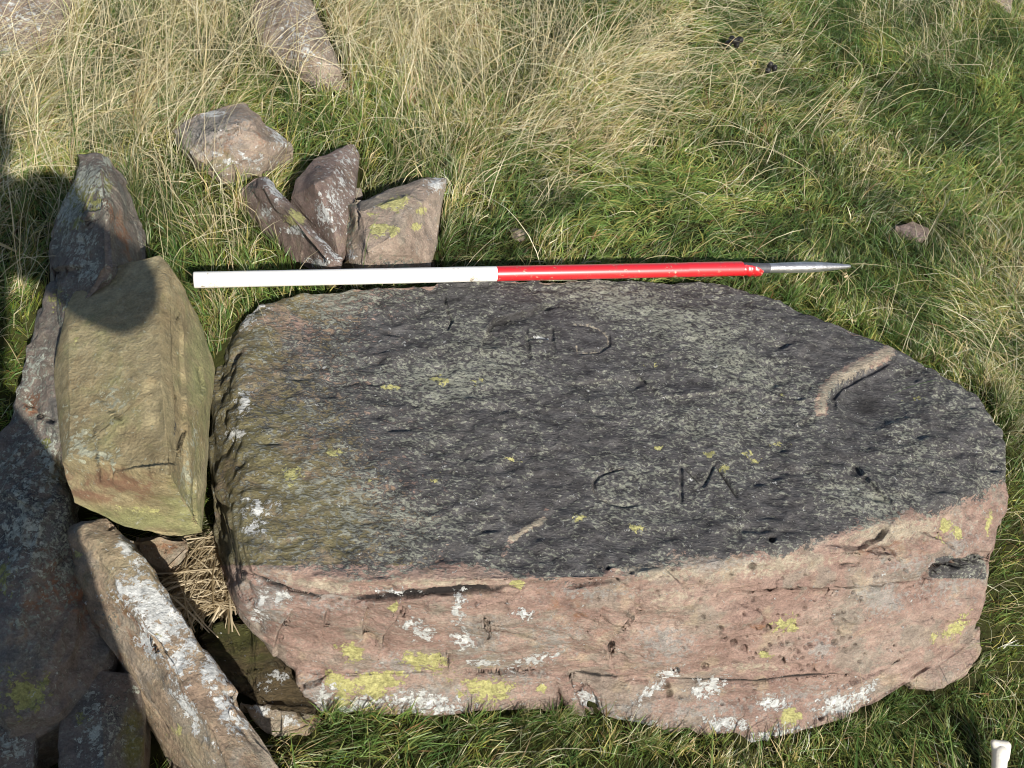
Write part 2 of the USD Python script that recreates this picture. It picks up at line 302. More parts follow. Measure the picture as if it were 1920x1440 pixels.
    for ch, u0, v0, ru, rv, ang, strength in blobs:
        c, s_ = math.cos(math.radians(ang)), math.sin(math.radians(ang)); R = max(ru, rv) * 2.2
        i = np.nonzero(facing & (abs(uv[:, 0] - u0) < R) & (abs(uv[:, 1] - v0) < R))[0]
        dx, dy = uv[i, 0] - u0, uv[i, 1] - v0
        r = np.hypot((dx * c + dy * s_) / ru, (-dx * s_ + dy * c) / rv)
        tgt, k = {'w': (ma, 0), 'y': (ma, 1), 'k': (ma, 2), 'g': (mb, 0), 'r': (mb, 1), 'p': (mc, 0), 'q': (mc, 1)}[ch]
        tgt[i, k] = np.maximum(tgt[i, k], np.clip(1 - .5 * r, 0, 1) * strength)
    if crust is not None:
        import shapely
        poly = shapely.Polygon(crust); pts = shapely.points(uv)
        sd = np.where(shapely.contains_xy(poly, uv[:, 0], uv[:, 1]), 1, -1) * shapely.distance(poly.exterior, pts)
        ma[:, 2] = np.where(facing | True, np.maximum(ma[:, 2], sstep(sd + (meshkit.fbm(np.c_[uv / 46, np.zeros(len(v))], 4, 66) - .5) * 64, -26, 24)), ma[:, 2]) * (n @ NN > .35)
    if custom: custom(v, n, uv, facing, ma, mb)
    return (v, f), ma, mb, mc

def stone(name, label, cat, mat, group=None, **kw):
    mesh, ma, mb, mc = rock(**kw)
    o = put(name, mesh, mat, smooth=True, ma=ma, mb=mb, mc=mc)
    return tag(o, label, cat, group)

def slabby(top, drop, grow=1.0, extra=()):
    """Points of a stone from its upper outline (u, v, h) and its depth down into the ground."""
    t = ats(top); c = t.mean(0)
    low = c + (t - c) * grow - NN * drop
    pts = [t, low]
    if len(extra): pts.append(ats(extra))
    return np.vstack(pts)

# --- the great carved slab
top = [(488, 562, -.004), (640, 540, .0), (900, 528, .0), (1150, 520, .0), (1345, 522, 0), (1400, 556, 0), (1520, 596, 0), (1640, 628, -.003), (1700, 668, -.006), (1790, 708, -.006), (1845, 748, -.006), (1885, 815, -.01), (1892, 886, -.012),
       (1700, 968, 0), (1450, 1036, 0), (1200, 1082, 0), (900, 1088, 0), (640, 1092, -.004), (466, 1068, -.012), (458, 960, -.006), (455, 800, -.006), (448, 640, -.01)]
shoulder = [(410, 640, -.05), (393, 720, -.055), (391, 830, -.07), (412, 930, -.10), (447, 1045, -.09)]
bottom = [(450, 1158, -.15), (540, 1252, -.23), (1640, 1332, -.30), (1835, 1212, -.24), (1848, 1045, -.09), (600, 1338, -.27), (1000, 1338, -.28), (1400, 1408, -.31), (1270, 1390, -.315), (1700, 1262, -.26)]
back = np.vstack([world(np.array([.1, 1.0, 1.3]), np.array([-.06, -.04, -.3]), np.array([-.2, -.2, -.2])), world(np.array([.02]), np.array([-.4]), np.array([-.2]))])
main_a = np.vstack([ats(top), ats(shoulder), ats(bottom[:5]), ats([(1000, 1262, -.23), (1300, 1275, -.245), (620, 1262, -.22), (1560, 1272, -.25)]), back])
bed_l = np.vstack([ats([(556, 1270, -.215), (800, 1255, -.215), (1040, 1262, -.22), (560, 1300, -.25), (600, 1338, -.275), (800, 1336, -.28), (1050, 1334, -.285)]), world(np.array([.15, .5, .15, .5]), np.array([-.35, -.35, -.35, -.35]), np.array([-.2, -.2, -.29, -.29]))])
bed_r = np.vstack([ats([(1040, 1268, -.225), (1056, 1318, -.265), (1080, 1345, -.292), (1072, 1275, -.235), (1300, 1272, -.24), (1560, 1268, -.25), (1690, 1245, -.25), (1640, 1332, -.30), (1400, 1412, -.315), (1275, 1396, -.32), (1110, 1340, -.30)]), world(np.array([.55, 1.0, .55, 1.0]), np.array([-.35, -.35, -.35, -.35]), np.array([-.2, -.2, -.31, -.31]))])
rnd = np.random.default_rng(4)
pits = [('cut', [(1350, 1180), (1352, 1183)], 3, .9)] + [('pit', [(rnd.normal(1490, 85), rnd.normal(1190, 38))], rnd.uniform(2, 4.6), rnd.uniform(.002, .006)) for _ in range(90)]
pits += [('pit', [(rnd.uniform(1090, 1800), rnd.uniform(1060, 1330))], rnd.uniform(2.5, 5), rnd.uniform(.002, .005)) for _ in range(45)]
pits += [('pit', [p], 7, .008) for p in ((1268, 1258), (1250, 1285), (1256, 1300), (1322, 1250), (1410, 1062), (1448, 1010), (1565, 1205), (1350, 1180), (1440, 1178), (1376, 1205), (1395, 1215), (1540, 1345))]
letters = [[(986, 616), (990, 640), (994, 674)], [(1034, 612), (1036, 635), (1040, 658)], [(989, 633), (1012, 630), (1037, 632)],
           [(1070, 607), (1096, 607), (1124, 614), (1141, 630), (1142, 646), (1124, 658), (1084, 661), (1080, 648)],
           [(1170, 877), (1146, 882), (1124, 891), (1113, 904), (1114, 919), (1127, 935), (1149, 944), (1174, 949), (1203, 943)],
           [(1277, 866), (1277, 905), (1278, 944)], [(1281, 872), (1300, 892), (1319, 911)], [(1319, 911), (1331, 888), (1341, 866)], [(1343, 870), (1362, 900), (1384, 934)]]
feats = [('letter', s, 4.6, .0046) for s in letters[:4]] + [('letter', s, 4.2, .0044) for s in letters[4:]] + [('cut', s, 2.3, .40) for i, s in enumerate(letters) if i != 3] + [('cut', letters[8], 2.8, .9), ('cut', letters[7], 2.2, .45), ('cut', letters[6], 2.6, .9), ('cut', letters[2], 1.8, .45), ('cut', letters[4], 2.2, .45)]  # dark groove floors, with shade painted into strokes lying along the sun
feats += [('rust', letters[3], 3.2, .8), ('pale', letters[3], 2.4, .55), ('pale', letters[4], 1.5, .42), ('paint_white', [(1003, 629), (1030, 633)], 2.5, .62)]
feats += [('ledge', [(1035, 568), (1000, 582), (960, 592), (928, 604), (912, 624), (905, 645)], 4, -.010), ('cut', [(1035, 568), (1000, 582), (960, 592), (928, 604), (912, 624), (903, 650)], 3, .55),
          ('crack', [(700, 560), (722, 580), (738, 606)], 3, .004), ('crack', [(832, 552), (838, 580), (846, 600), (838, 618)], 4, .006), ('rust', [(840, 560), (842, 600)], 4, .5),
          ('bowl', [(1625, 748), (1690, 728)], 62, .014), ('ridge', [(1540, 772), (1538, 758), (1546, 735), (1568, 712), (1605, 690), (1640, 674), (1666, 660)], 15, .0028), ('letter', [(1568, 770), (1562, 745), (1580, 722), (1612, 704), (1645, 688), (1674, 672)], 6, .006), ('cut', [(1568, 770), (1562, 745), (1580, 722), (1612, 704), (1645, 688), (1674, 672)], 3, .5), ('cut', [(1572, 764), (1590, 782), (1622, 790), (1652, 783)], 8, .5),
          ('pale', [(1540, 772), (1538, 758), (1546, 735), (1568, 712), (1605, 690), (1640, 674), (1666, 660)], 9.5, .8), ('pale', [(1020, 974), (985, 992), (958, 1012)], 5, .8), ('ridge', [(1030, 948), (1020, 974), (985, 992), (958, 1012), (940, 1052)], 7, .002), ('ledge', [(1460, 752), (1500, 756), (1536, 748)], 3, .004), ('ledge', [(1490, 800), (1530, 778)], 3, .004),
          ('ledge', [(1600, 870), (1650, 925), (1680, 950)], 4, .005), ('ledge', [(1180, 690), (1240, 745), (1320, 740), (1400, 725)], 4, .003), ('ledge', [(1060, 720), (1150, 712)], 3, .003)]
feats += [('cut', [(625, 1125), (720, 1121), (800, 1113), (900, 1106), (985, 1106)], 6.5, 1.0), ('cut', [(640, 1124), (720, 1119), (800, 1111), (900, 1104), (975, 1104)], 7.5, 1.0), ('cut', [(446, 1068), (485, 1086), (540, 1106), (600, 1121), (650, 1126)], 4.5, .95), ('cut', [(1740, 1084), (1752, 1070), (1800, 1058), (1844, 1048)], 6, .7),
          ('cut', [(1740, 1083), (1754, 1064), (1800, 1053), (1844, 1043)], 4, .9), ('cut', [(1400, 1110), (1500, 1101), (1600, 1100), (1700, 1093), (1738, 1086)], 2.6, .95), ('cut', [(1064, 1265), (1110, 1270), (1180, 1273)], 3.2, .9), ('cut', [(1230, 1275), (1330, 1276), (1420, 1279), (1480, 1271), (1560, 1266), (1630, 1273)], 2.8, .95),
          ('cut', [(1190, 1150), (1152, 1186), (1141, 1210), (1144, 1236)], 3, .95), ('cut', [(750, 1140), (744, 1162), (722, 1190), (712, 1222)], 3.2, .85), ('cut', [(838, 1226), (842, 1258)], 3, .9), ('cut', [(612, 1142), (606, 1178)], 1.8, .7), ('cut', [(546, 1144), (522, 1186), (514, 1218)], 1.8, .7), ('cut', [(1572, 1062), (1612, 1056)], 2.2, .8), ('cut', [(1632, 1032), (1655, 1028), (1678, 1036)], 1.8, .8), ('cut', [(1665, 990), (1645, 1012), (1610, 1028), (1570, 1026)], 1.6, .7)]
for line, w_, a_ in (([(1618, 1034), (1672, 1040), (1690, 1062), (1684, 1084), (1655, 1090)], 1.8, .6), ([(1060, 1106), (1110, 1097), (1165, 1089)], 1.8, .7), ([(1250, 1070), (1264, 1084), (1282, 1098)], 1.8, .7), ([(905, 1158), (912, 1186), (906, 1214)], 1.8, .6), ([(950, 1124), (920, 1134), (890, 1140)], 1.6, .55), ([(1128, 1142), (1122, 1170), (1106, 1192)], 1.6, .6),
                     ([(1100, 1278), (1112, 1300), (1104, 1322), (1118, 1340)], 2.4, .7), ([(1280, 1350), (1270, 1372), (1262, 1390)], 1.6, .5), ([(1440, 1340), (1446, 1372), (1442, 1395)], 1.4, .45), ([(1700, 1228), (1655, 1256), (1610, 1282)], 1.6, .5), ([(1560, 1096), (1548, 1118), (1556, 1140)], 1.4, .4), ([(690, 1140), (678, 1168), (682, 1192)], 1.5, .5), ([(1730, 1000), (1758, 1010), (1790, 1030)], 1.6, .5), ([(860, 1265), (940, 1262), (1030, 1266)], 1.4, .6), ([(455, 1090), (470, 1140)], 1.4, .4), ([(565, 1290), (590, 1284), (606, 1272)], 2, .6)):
    feats += [('cut', line, w_ * 1.15, a_ * .72), ('ledge', line, 3.5, -.008)]  # dark line painted for the shade these shallow ledges hardly show
feats += [('crack', [(446, 1068), (485, 1086), (540, 1106), (600, 1121), (650, 1127)], 5.5, .006), ('crack', [(600, 1121), (655, 1127), (720, 1120), (800, 1112), (900, 1105), (982, 1106)], 8.5, .007),
          ('ledge', [(600, 1112), (655, 1117), (720, 1110), (800, 1102), (900, 1095), (985, 1096)], 5, .002),
          ('crack', [(1380, 1112), (1450, 1106), (1500, 1101), (1600, 1100), (1700, 1093), (1738, 1086)], 4, .008), ('crack', [(1732, 1086), (1752, 1068), (1800, 1056), (1846, 1046)], 13, .020),
          ('ledge', [(1380, 1108), (1500, 1098), (1600, 1097), (1700, 1090), (1738, 1082), (1752, 1060), (1845, 1038)], 5, .006),
          ('crack', [(640, 1266), (720, 1262), (860, 1256)], 3, .003), ('crack', [(1060, 1264), (1110, 1269), (1180, 1272), (1260, 1275)], 6, .005), ('crack', [(1250, 1275), (1330, 1276), (1420, 1279), (1480, 1271), (1560, 1266), (1640, 1274)], 4.5, .004),
          ('ledge', [(752, 1138), (746, 1160), (722, 1188), (710, 1226)], 4, -.010), ('ledge', [(836, 1222), (842, 1262)], 4, -.008), ('ledge', [(612, 1142), (606, 1178), (600, 1202)], 3, -.005),
          ('ledge', [(546, 1144), (522, 1186), (514, 1218), (518, 1236)], 3, -.005), ('ledge', [(1190, 1130), (1192, 1158), (1152, 1184), (1141, 1208), (1144, 1238)], 4, -.010), ('crack', [(1190, 1150), (1152, 1186), (1141, 1210), (1144, 1236)], 3.5, .006),
          ('ledge', [(1665, 988), (1650, 1010), (1615, 1028), (1556, 1024)], 4, .008), ('crack', [(1632, 1032), (1655, 1028), (1678, 1036)], 3.5, .006), ('crack', [(1572, 1062), (1612, 1056)], 4, .007),
          ('ledge', [(1250, 1072), (1278, 1096), (1340, 1092)], 3, .004), ('ledge', [(1060, 1104), (1110, 1096), (1160, 1090)], 3, .004), ('ledge', [(1068, 1266), (1078, 1300), (1100, 1340)], 5, -.010), ('cut', [(1072, 1270), (1076, 1296)], 3, .7), ('ledge', [(1100, 1275), (1112, 1300), (1125, 1330)], 3, .005),
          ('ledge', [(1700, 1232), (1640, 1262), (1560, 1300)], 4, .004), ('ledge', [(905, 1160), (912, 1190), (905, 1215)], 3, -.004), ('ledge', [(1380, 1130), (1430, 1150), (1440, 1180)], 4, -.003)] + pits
blobs = [('w', 457, 757, 12, 20, 20, 1), ('w', 440, 812, 14, 8, 0, 1), ('w', 485, 955, 26, 20, 0, .8), ('w', 480, 990, 22, 12, 0, .75), ('w', 460, 600, 22, 14, -25, .8), ('w', 490, 575, 20, 10, 0, .7)]
blobs += [('y', *b, .57) for b in ((828, 714, 25, 10, 0), (895, 716, 18, 8, 0), (812, 896, 24, 12, 0), (550, 893, 30, 18, 20), (1190, 990, 20, 12, 0), (1360, 880, 20, 8, 0), (1085, 970, 20, 8, 0), (1230, 840, 14, 6, 0), (1400, 850, 16, 7, 0), (1418, 866, 14, 7, 0), (1330, 852, 14, 6, 0), (730, 725, 18, 7, 0), (1214, 684, 18, 8, 0), (700, 900, 20, 8, 0), (620, 850, 26, 10, 0), (960, 860, 16, 7, 0), (1460, 830, 22, 8, 0), (1340, 628, 12, 4, 0), (1720, 742, 16, 5, 0), (1462, 740, 14, 6, 0))]
blobs += [('y', *b, .82) for b in ((966, 1096, 14, 11, 0), (660, 1220, 26, 18, 0), (797, 1240, 42, 20, 0), (640, 1282, 34, 16, 30), (720, 1277, 58, 18, 0), (640, 1312, 18, 18, 0), (700, 1300, 40, 10, 0), (915, 1288, 52, 22, 5), (862, 1302, 13, 8, 0), (1013, 1288, 11, 11, 0), (740, 1136, 10, 9, 0), (1773, 992, 12, 18, 0), (1797, 1000, 7, 12, 0), (1766, 1010, 6, 9, 0), (1475, 1172, 21, 18, 0), (1436, 1229, 18, 8, 10), (1792, 1176, 38, 15, -38), (1752, 1196, 8, 12, 20), (1482, 1345, 22, 16, -15), (1852, 985, 8, 26, 10))]
blobs += [('w', *b, .84) for b in ((740, 1110, 28, 8, 0), (795, 1187, 20, 13, 0), (770, 1172, 22, 8, -10), (985, 1150, 14, 11, 0), (1000, 1240, 34, 11, -20), (905, 1246, 28, 6, 0), (612, 1305, 24, 18, -25), (685, 1320, 24, 13, 0), (780, 1312, 60, 14, 0), (820, 1328, 60, 10, 0), (640, 1330, 40, 6, 0), (860, 1140, 12, 26, 10), (870, 1200, 18, 18, 0), (1255, 1265, 18, 9, 0), (1215, 1298, 34, 8, -35), (1330, 1290, 32, 16, -20), (1170, 1355, 72, 10, 3), (1360, 1358, 36, 16, 0), (1452, 1318, 26, 13, 0), (1572, 1318, 42, 22, -25), (1430, 1390, 75, 16, -15), (490, 1135, 14, 28, 10), (990, 1350, 40, 5, 0), (1620, 1300, 30, 10, -40), (1100, 1310, 26, 10, 30), (530, 1120, 16, 10, 0))]
blobs += [('q', *b) for b in ((755, 1250, 60, 22, 0, .8), (700, 1265, 40, 14, 0, .7), (960, 1270, 70, 12, 0, .7), (505, 1120, 40, 50, 10, .8), (620, 1125, 60, 18, 0, .7), (900, 1200, 50, 40, 0, .65), (1040, 1200, 50, 40, 0, .6), (1250, 1210, 46, 36, 0, .8), (1540, 1215, 22, 20, 0, .85), (1655, 1120, 40, 30, 0, .9), (1700, 1060, 60, 20, 0, .6), (1780, 1100, 60, 30, -10, .65), (1800, 1010, 40, 50, 0, .55), (800, 1305, 160, 26, 0, .7), (1180, 1330, 90, 20, 0, .6), (1320, 1330, 110, 26, -5, .6), (1480, 1310, 80, 26, -10, .6), (1360, 1060, 130, 16, -5, .7), (1120, 1110, 90, 12, 0, .6), (590, 1300, 40, 40, 0, .7))]
blobs += [('p', *b) for b in ((1240, 1075, 90, 16, 0, .65), (1450, 1060, 140, 22, -8, .6), (1700, 995, 120, 24, -8, .65), (600, 1098, 80, 12, 8, .7), (820, 1092, 120, 10, 0, .6), (1260, 1120, 70, 30, 0, .5), (1420, 1250, 60, 10, 0, .6), (1500, 1390, 70, 14, -15, .6))]
blobs += [('r', *b) for b in ((1300, 605, 14, 6, 0, .7), (905, 574, 12, 6, 0, .7), (1025, 948, 8, 10, 0, .9), (960, 705, 16, 7, 0, .6), (1881, 826, 10, 22, 0, .8), (1640, 1030, 60, 20, -10, .35), (1100, 1150, 90, 40, 0, .3), (700, 1180, 90, 40, 0, .3), (1460, 1190, 120, 50, 0, .25))]
def slab_masks(v, n, uv, facing, ma, mb):
    on_top = n @ NN > .5
    u, w = uv[:, 0], uv[:, 1]
    side = (1 - sstep(u - 90 * np.sin(w / 130), 430, 1000)) * (n @ NN > -.2)
    mb[:, 0] = np.maximum(mb[:, 0], side * .85 * (w < 1060))
    ma[:, 2] *= 1 - .64 * (1 - sstep(u + 60 * np.sin(w / 90), 440, 980))
    vein, _, _ = polyline_near(uv, [(1540, 772), (1538, 758), (1546, 735), (1568, 712), (1605, 690), (1640, 674), (1666, 660)])
    ma[:, 2] *= np.where(on_top, .30 + .7 * sstep(vein, 8, 20), 1);
    vein, _, _ = polyline_near(uv, [(1028, 950), (1020, 974), (985, 992), (958, 1012), (940, 1050)])
    ma[:, 2] *= np.where(on_top, .6 + .4 * sstep(vein, 3, 10), 1)
    hollow = np.hypot((u - 1650) / 85, (w - 745) / 48); ma[:, 2] = np.where(on_top & (hollow < 1.2) & (vein > 16), np.maximum(ma[:, 2], 1.25 - .3 * hollow), ma[:, 2])
    mb[:, 2] = np.maximum(mb[:, 2], np.where(on_top & (vein > 14), .55 * np.clip(1.25 - np.hypot((u - 1628) / 52, (w - 752) / 36), 0, 1), 0))
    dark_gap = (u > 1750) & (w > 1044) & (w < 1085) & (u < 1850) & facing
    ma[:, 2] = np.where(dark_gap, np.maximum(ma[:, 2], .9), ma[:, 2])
crust = [(395, 600), (480, 530), (900, 500), (1400, 505), (1560, 575), (1700, 640), (1850, 715), (1910, 840), (1900, 890), (1800, 952), (1680, 972), (1560, 1008), (1450, 1036), (1300, 1054), (1180, 1072), (1050, 1084), (1000, 1090), (900, 1072), (760, 1080), (690, 1086), (600, 1078), (560, 1082), (500, 1064), (440, 1056), (380, 900)]
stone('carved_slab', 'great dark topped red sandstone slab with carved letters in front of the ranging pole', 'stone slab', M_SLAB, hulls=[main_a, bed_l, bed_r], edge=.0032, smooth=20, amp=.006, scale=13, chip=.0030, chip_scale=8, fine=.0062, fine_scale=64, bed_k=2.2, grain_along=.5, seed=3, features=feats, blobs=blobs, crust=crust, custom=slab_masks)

# --- the squared block at the slab's left end
blk = np.vstack([ats([(148, 520, .085), (205, 505, .10), (262, 486, .115), (300, 478, .12), (318, 500, .118), (345, 545, .09), (382, 612, .03), (404, 690, .0), (390, 850, -.03), (380, 1000, -.055), (340, 1006, -.06), (235, 985, -.04), (140, 942, -.01), (116, 870, .055), (98, 690, .06), (120, 580, .08)]),
                 ats([(300, 560, .135), (302, 720, .14), (318, 890, .125), (220, 880, .10), (130, 850, .085), (130, 620, .10)])])
bc = blk[:16].mean(0); blk = np.vstack([blk, bc + (blk[:16] - bc) * [[.78]] - NN * .07])
stone('squared_block', 'olive brown squared sandstone block at the left end of the carved slab', 'stone block', M_BLOCK, hulls=[blk], edge=.0036, smooth=15, amp=.004, scale=9, chip=.0016, chip_scale=8, fine=.0007, bed=E1 * .35 + NN, bed_k=3, seed=11,
      features=[('cut', [(158, 716), (195, 755), (225, 790), (228, 815)], 1.5, .5), ('cut', [(330, 874), (270, 876), (215, 886)], 1.5, .45), ('cut', [(180, 800), (186, 860), (192, 905)], 1.2, .3), ('cut', [(376, 690), (380, 735)], 2.5, .7), ('cut', [(362, 900), (366, 980)], 3, .7), ('ledge', [(158, 716), (195, 755), (225, 790), (228, 815)], 3, -.004), ('ledge', [(178, 800), (184, 860), (190, 905)], 3, .003), ('ledge', [(330, 872), (270, 874), (215, 884), (212, 898)], 3, .0025), ('ledge', [(280, 870), (286, 900), (320, 905)], 3, .002), ('ledge', [(340, 600), (346, 760), (352, 930)], 4, .003), ('ledge', [(320, 560), (324, 720), (334, 880)], 4, -.003), ('crack', [(376, 690), (380, 735)], 3, .006), ('crack', [(362, 900), (366, 980)], 3, .007), ('bowl', [(285, 730), (290, 800)], 20, .004), ('ledge', [(120, 945), (230, 990), (330, 1004)], 4, .003)],
      blobs=[('w', 150, 830, 30, 40, 0, .62), ('w', 200, 855, 25, 18, 0, .6), ('w', 215, 745, 40, 30, 0, .5), ('w', 365, 820, 6, 30, 0, .7), ('w', 350, 900, 12, 50, 0, .6), ('w', 332, 508, 8, 6, 0, .8), ('y', 141, 638, 8, 8, 0, .75), ('y', 250, 955, 60, 10, 8, .62), ('k', 330, 800, 6, 18, 0, .7), ('r', 210, 905, 130, 28, 6, .75), ('r', 180, 930, 80, 16, 15, .8), ('g', 375, 700, 34, 190, 0, .75), ('g', 345, 960, 50, 60, 0, .9), ('g', 250, 970, 120, 22, 5, .9), ('g', 200, 720, 110, 160, 0, .45)])

# --- the tall stone leaning behind the block
lean = np.vstack([ats([(150, 292, .10), (182, 284, .11), (205, 290, .10), (238, 345, .05), (262, 412, .02), (272, 500, .0), (150, 640, .02), (108, 402, .06), (86, 460, .03), (88, 530, .02)]), ats([(190, 318, .15), (200, 400, .15), (205, 500, .14), (130, 430, .10), (120, 520, .08), (120, 620, .06)])])
lean = np.vstack([lean, lean[:10] - NN * .25])
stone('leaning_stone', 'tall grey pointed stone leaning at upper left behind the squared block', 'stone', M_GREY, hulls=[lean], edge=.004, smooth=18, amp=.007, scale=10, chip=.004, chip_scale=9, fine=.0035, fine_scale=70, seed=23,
      features=[('ledge', [(155, 402), (190, 392), (198, 372)], 4, -.008), ('ledge', [(165, 420), (178, 402)], 3, .005), ('ledge', [(98, 508), (150, 500)], 3, .006), ],
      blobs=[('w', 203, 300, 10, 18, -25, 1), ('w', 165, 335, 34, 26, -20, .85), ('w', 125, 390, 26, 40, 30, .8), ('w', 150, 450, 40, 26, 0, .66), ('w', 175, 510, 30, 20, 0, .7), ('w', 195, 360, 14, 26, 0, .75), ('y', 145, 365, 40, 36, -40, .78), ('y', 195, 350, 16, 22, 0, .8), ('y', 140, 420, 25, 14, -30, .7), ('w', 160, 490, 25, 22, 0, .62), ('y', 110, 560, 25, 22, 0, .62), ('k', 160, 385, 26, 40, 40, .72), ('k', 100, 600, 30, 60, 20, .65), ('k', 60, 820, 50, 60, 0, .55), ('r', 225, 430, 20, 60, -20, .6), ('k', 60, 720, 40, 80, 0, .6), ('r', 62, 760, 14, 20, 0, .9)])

# --- the dark boulder at lower left and the stones under it
lean2 = ats([(90, 510, .03), (170, 540, .07), (170, 640, .05), (112, 700, .0), (104, 800, -.02), (100, 880, -.05), (40, 900, -.085), (32, 740, -.05), (8, 840, -.085), (62, 630, .0), (75, 570, .0)])
lean2 = np.vstack([lean2, lean2 - NN * .2])
bould = ats([(20, 790, -.06), (60, 800, -.045), (105, 830, -.04), (118, 930, -.06), (122, 985, -.09), (112, 1080, -.13), (165, 1180, -.17), (215, 1250, -.19), (120, 1335, -.15), (0, 1360, -.12), (-90, 1250, -.12), (-110, 1000, -.10), (-60, 860, -.09)])
bould = np.vstack([bould, ats([(30, 900, -.05), (40, 1050, -.065), (80, 1180, -.10), (20, 1220, -.09)]), bould - NN * .18])
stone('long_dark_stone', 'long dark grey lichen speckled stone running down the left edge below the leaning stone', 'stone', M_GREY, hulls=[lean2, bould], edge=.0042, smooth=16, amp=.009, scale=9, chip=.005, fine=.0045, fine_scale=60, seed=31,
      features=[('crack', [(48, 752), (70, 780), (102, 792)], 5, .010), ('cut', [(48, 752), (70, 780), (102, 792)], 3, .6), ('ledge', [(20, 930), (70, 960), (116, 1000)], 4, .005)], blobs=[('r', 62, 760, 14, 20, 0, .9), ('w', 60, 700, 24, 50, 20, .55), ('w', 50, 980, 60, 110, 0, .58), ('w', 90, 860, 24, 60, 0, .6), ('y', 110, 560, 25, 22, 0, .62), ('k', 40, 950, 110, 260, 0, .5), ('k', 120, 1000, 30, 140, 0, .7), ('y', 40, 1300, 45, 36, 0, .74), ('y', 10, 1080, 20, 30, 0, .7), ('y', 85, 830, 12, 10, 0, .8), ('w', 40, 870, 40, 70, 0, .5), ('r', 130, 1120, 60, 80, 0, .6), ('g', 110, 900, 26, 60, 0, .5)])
corner = ats([(140, 1290, -.17), (190, 1262, -.165), (262, 1266, -.17), (268, 1300, -.18), (262, 1450, -.19), (250, 1560, -.2), (140, 1560, -.18), (108, 1430, -.17), (120, 1330, -.17)])
corner = np.vstack([corner, ats([(190, 1320, -.15), (195, 1450, -.15)]), corner - NN * .15])
stone('corner_stone', 'bluish grey stone at the bottom edge between the long dark stone and the diagonal stone', 'stone', M_GREY, hulls=[corner], edge=.004, smooth=10, amp=.005, chip=.003, seed=37, blobs=[('w', 175, 1370, 28, 60, 0, .62), ('w', 255, 1295, 8, 10, 0, .9), ('y', 150, 1345, 22, 14, 0, .6), ('g', 250, 1400, 20, 60, 0, .8), ('k', 215, 1350, 40, 80, 0, .5)])
edge_s = ats([(-60, 1390, -.17), (20, 1345, -.17), (70, 1352, -.17), (60, 1440, -.18), (30, 1540, -.19), (-90, 1540, -.18)])
edge_s = np.vstack([edge_s, edge_s - NN * .12])
stone('corner_stone', 'small pale grey stone cut off by the photo bottom left corner', 'stone', M_GREY, hulls=[edge_s], edge=.004, smooth=10, amp=.005, seed=41, blobs=[('w', 30, 1400, 40, 40, 0, .6)])

# --- the long diagonal stone
lng = np.vstack([ats([(118, 1000, -.09), (150, 980, -.075), (200, 972, -.06), (252, 1012, -.07), (290, 1072, -.075), (345, 1150, -.08), (388, 1232, -.085), (424, 1290, -.09), (480, 1370, -.10), (545, 1460, -.11), (585, 1560, -.12), (470, 1580, -.16), (360, 1450, -.20), (262, 1300, -.21), (200, 1200, -.19), (130, 1110, -.15), (112, 1040, -.12)]),
                 ats([(160, 1005, -.055), (200, 1060, -.05), (262, 1160, -.055), (330, 1270, -.065), (420, 1400, -.08), (500, 1530, -.09), (240, 1020, -.05), (330, 1140, -.06), (410, 1290, -.075)])])
lng = np.vstack([lng, lng[:17] - NN * .12])
stone('diagonal_stone', 'long tan stone with thick white lichen lying diagonally below the squared block', 'stone', M_LONG, hulls=[lng], edge=.0036, smooth=22, amp=.013, scale=7, chip=.0045, fine=.0035, fine_scale=75, seed=47,
      features=[('crack', [(205, 992), (220, 975), (238, 992)], 4, .010), ('ledge', [(248, 1030), (270, 1048), (290, 1075)], 4, -.006), ('crack', [(285, 1200), (300, 1220), (310, 1226)], 5, .012), ('crack', [(455, 1318), (470, 1340), (480, 1365)], 4, .010), ('ledge', [(420, 1290), (450, 1310)], 4, .006)],
      blobs=[('w', 240, 1025, 14, 20, -30, .95), ('w', 262, 1055, 14, 14, 0, .85), ('w', 250, 1105, 30, 26, 0, 1.0), ('w', 290, 1130, 50, 30, 40, 1.05), ('w', 310, 1160, 45, 36, 30, 1.0), ('w', 280, 1195, 22, 20, 0, .85), ('w', 352, 1195, 14, 24, -30, .9), ('w', 335, 1240, 20, 40, 0, .8), ('w', 398, 1255, 22, 36, -20, .95), ('w', 300, 1225, 26, 12, 0, .8), ('w', 430, 1330, 20, 30, -30, .9), ('w', 355, 1335, 14, 50, -35, .8), ('w', 450, 1360, 24, 20, 0, .7), ('y', 146, 1042, 10, 14, 0, .8), ('y', 298, 1195, 8, 10, 0, .7), ('y', 328, 1367, 12, 12, 0, .85), ('g', 180, 1100, 30, 60, -30, .5), ('r', 220, 1150, 60, 120, -30, .4), ('r', 300, 1205, 30, 16, 0, .7), ('k', 205, 1160, 16, 30, -30, .5)])

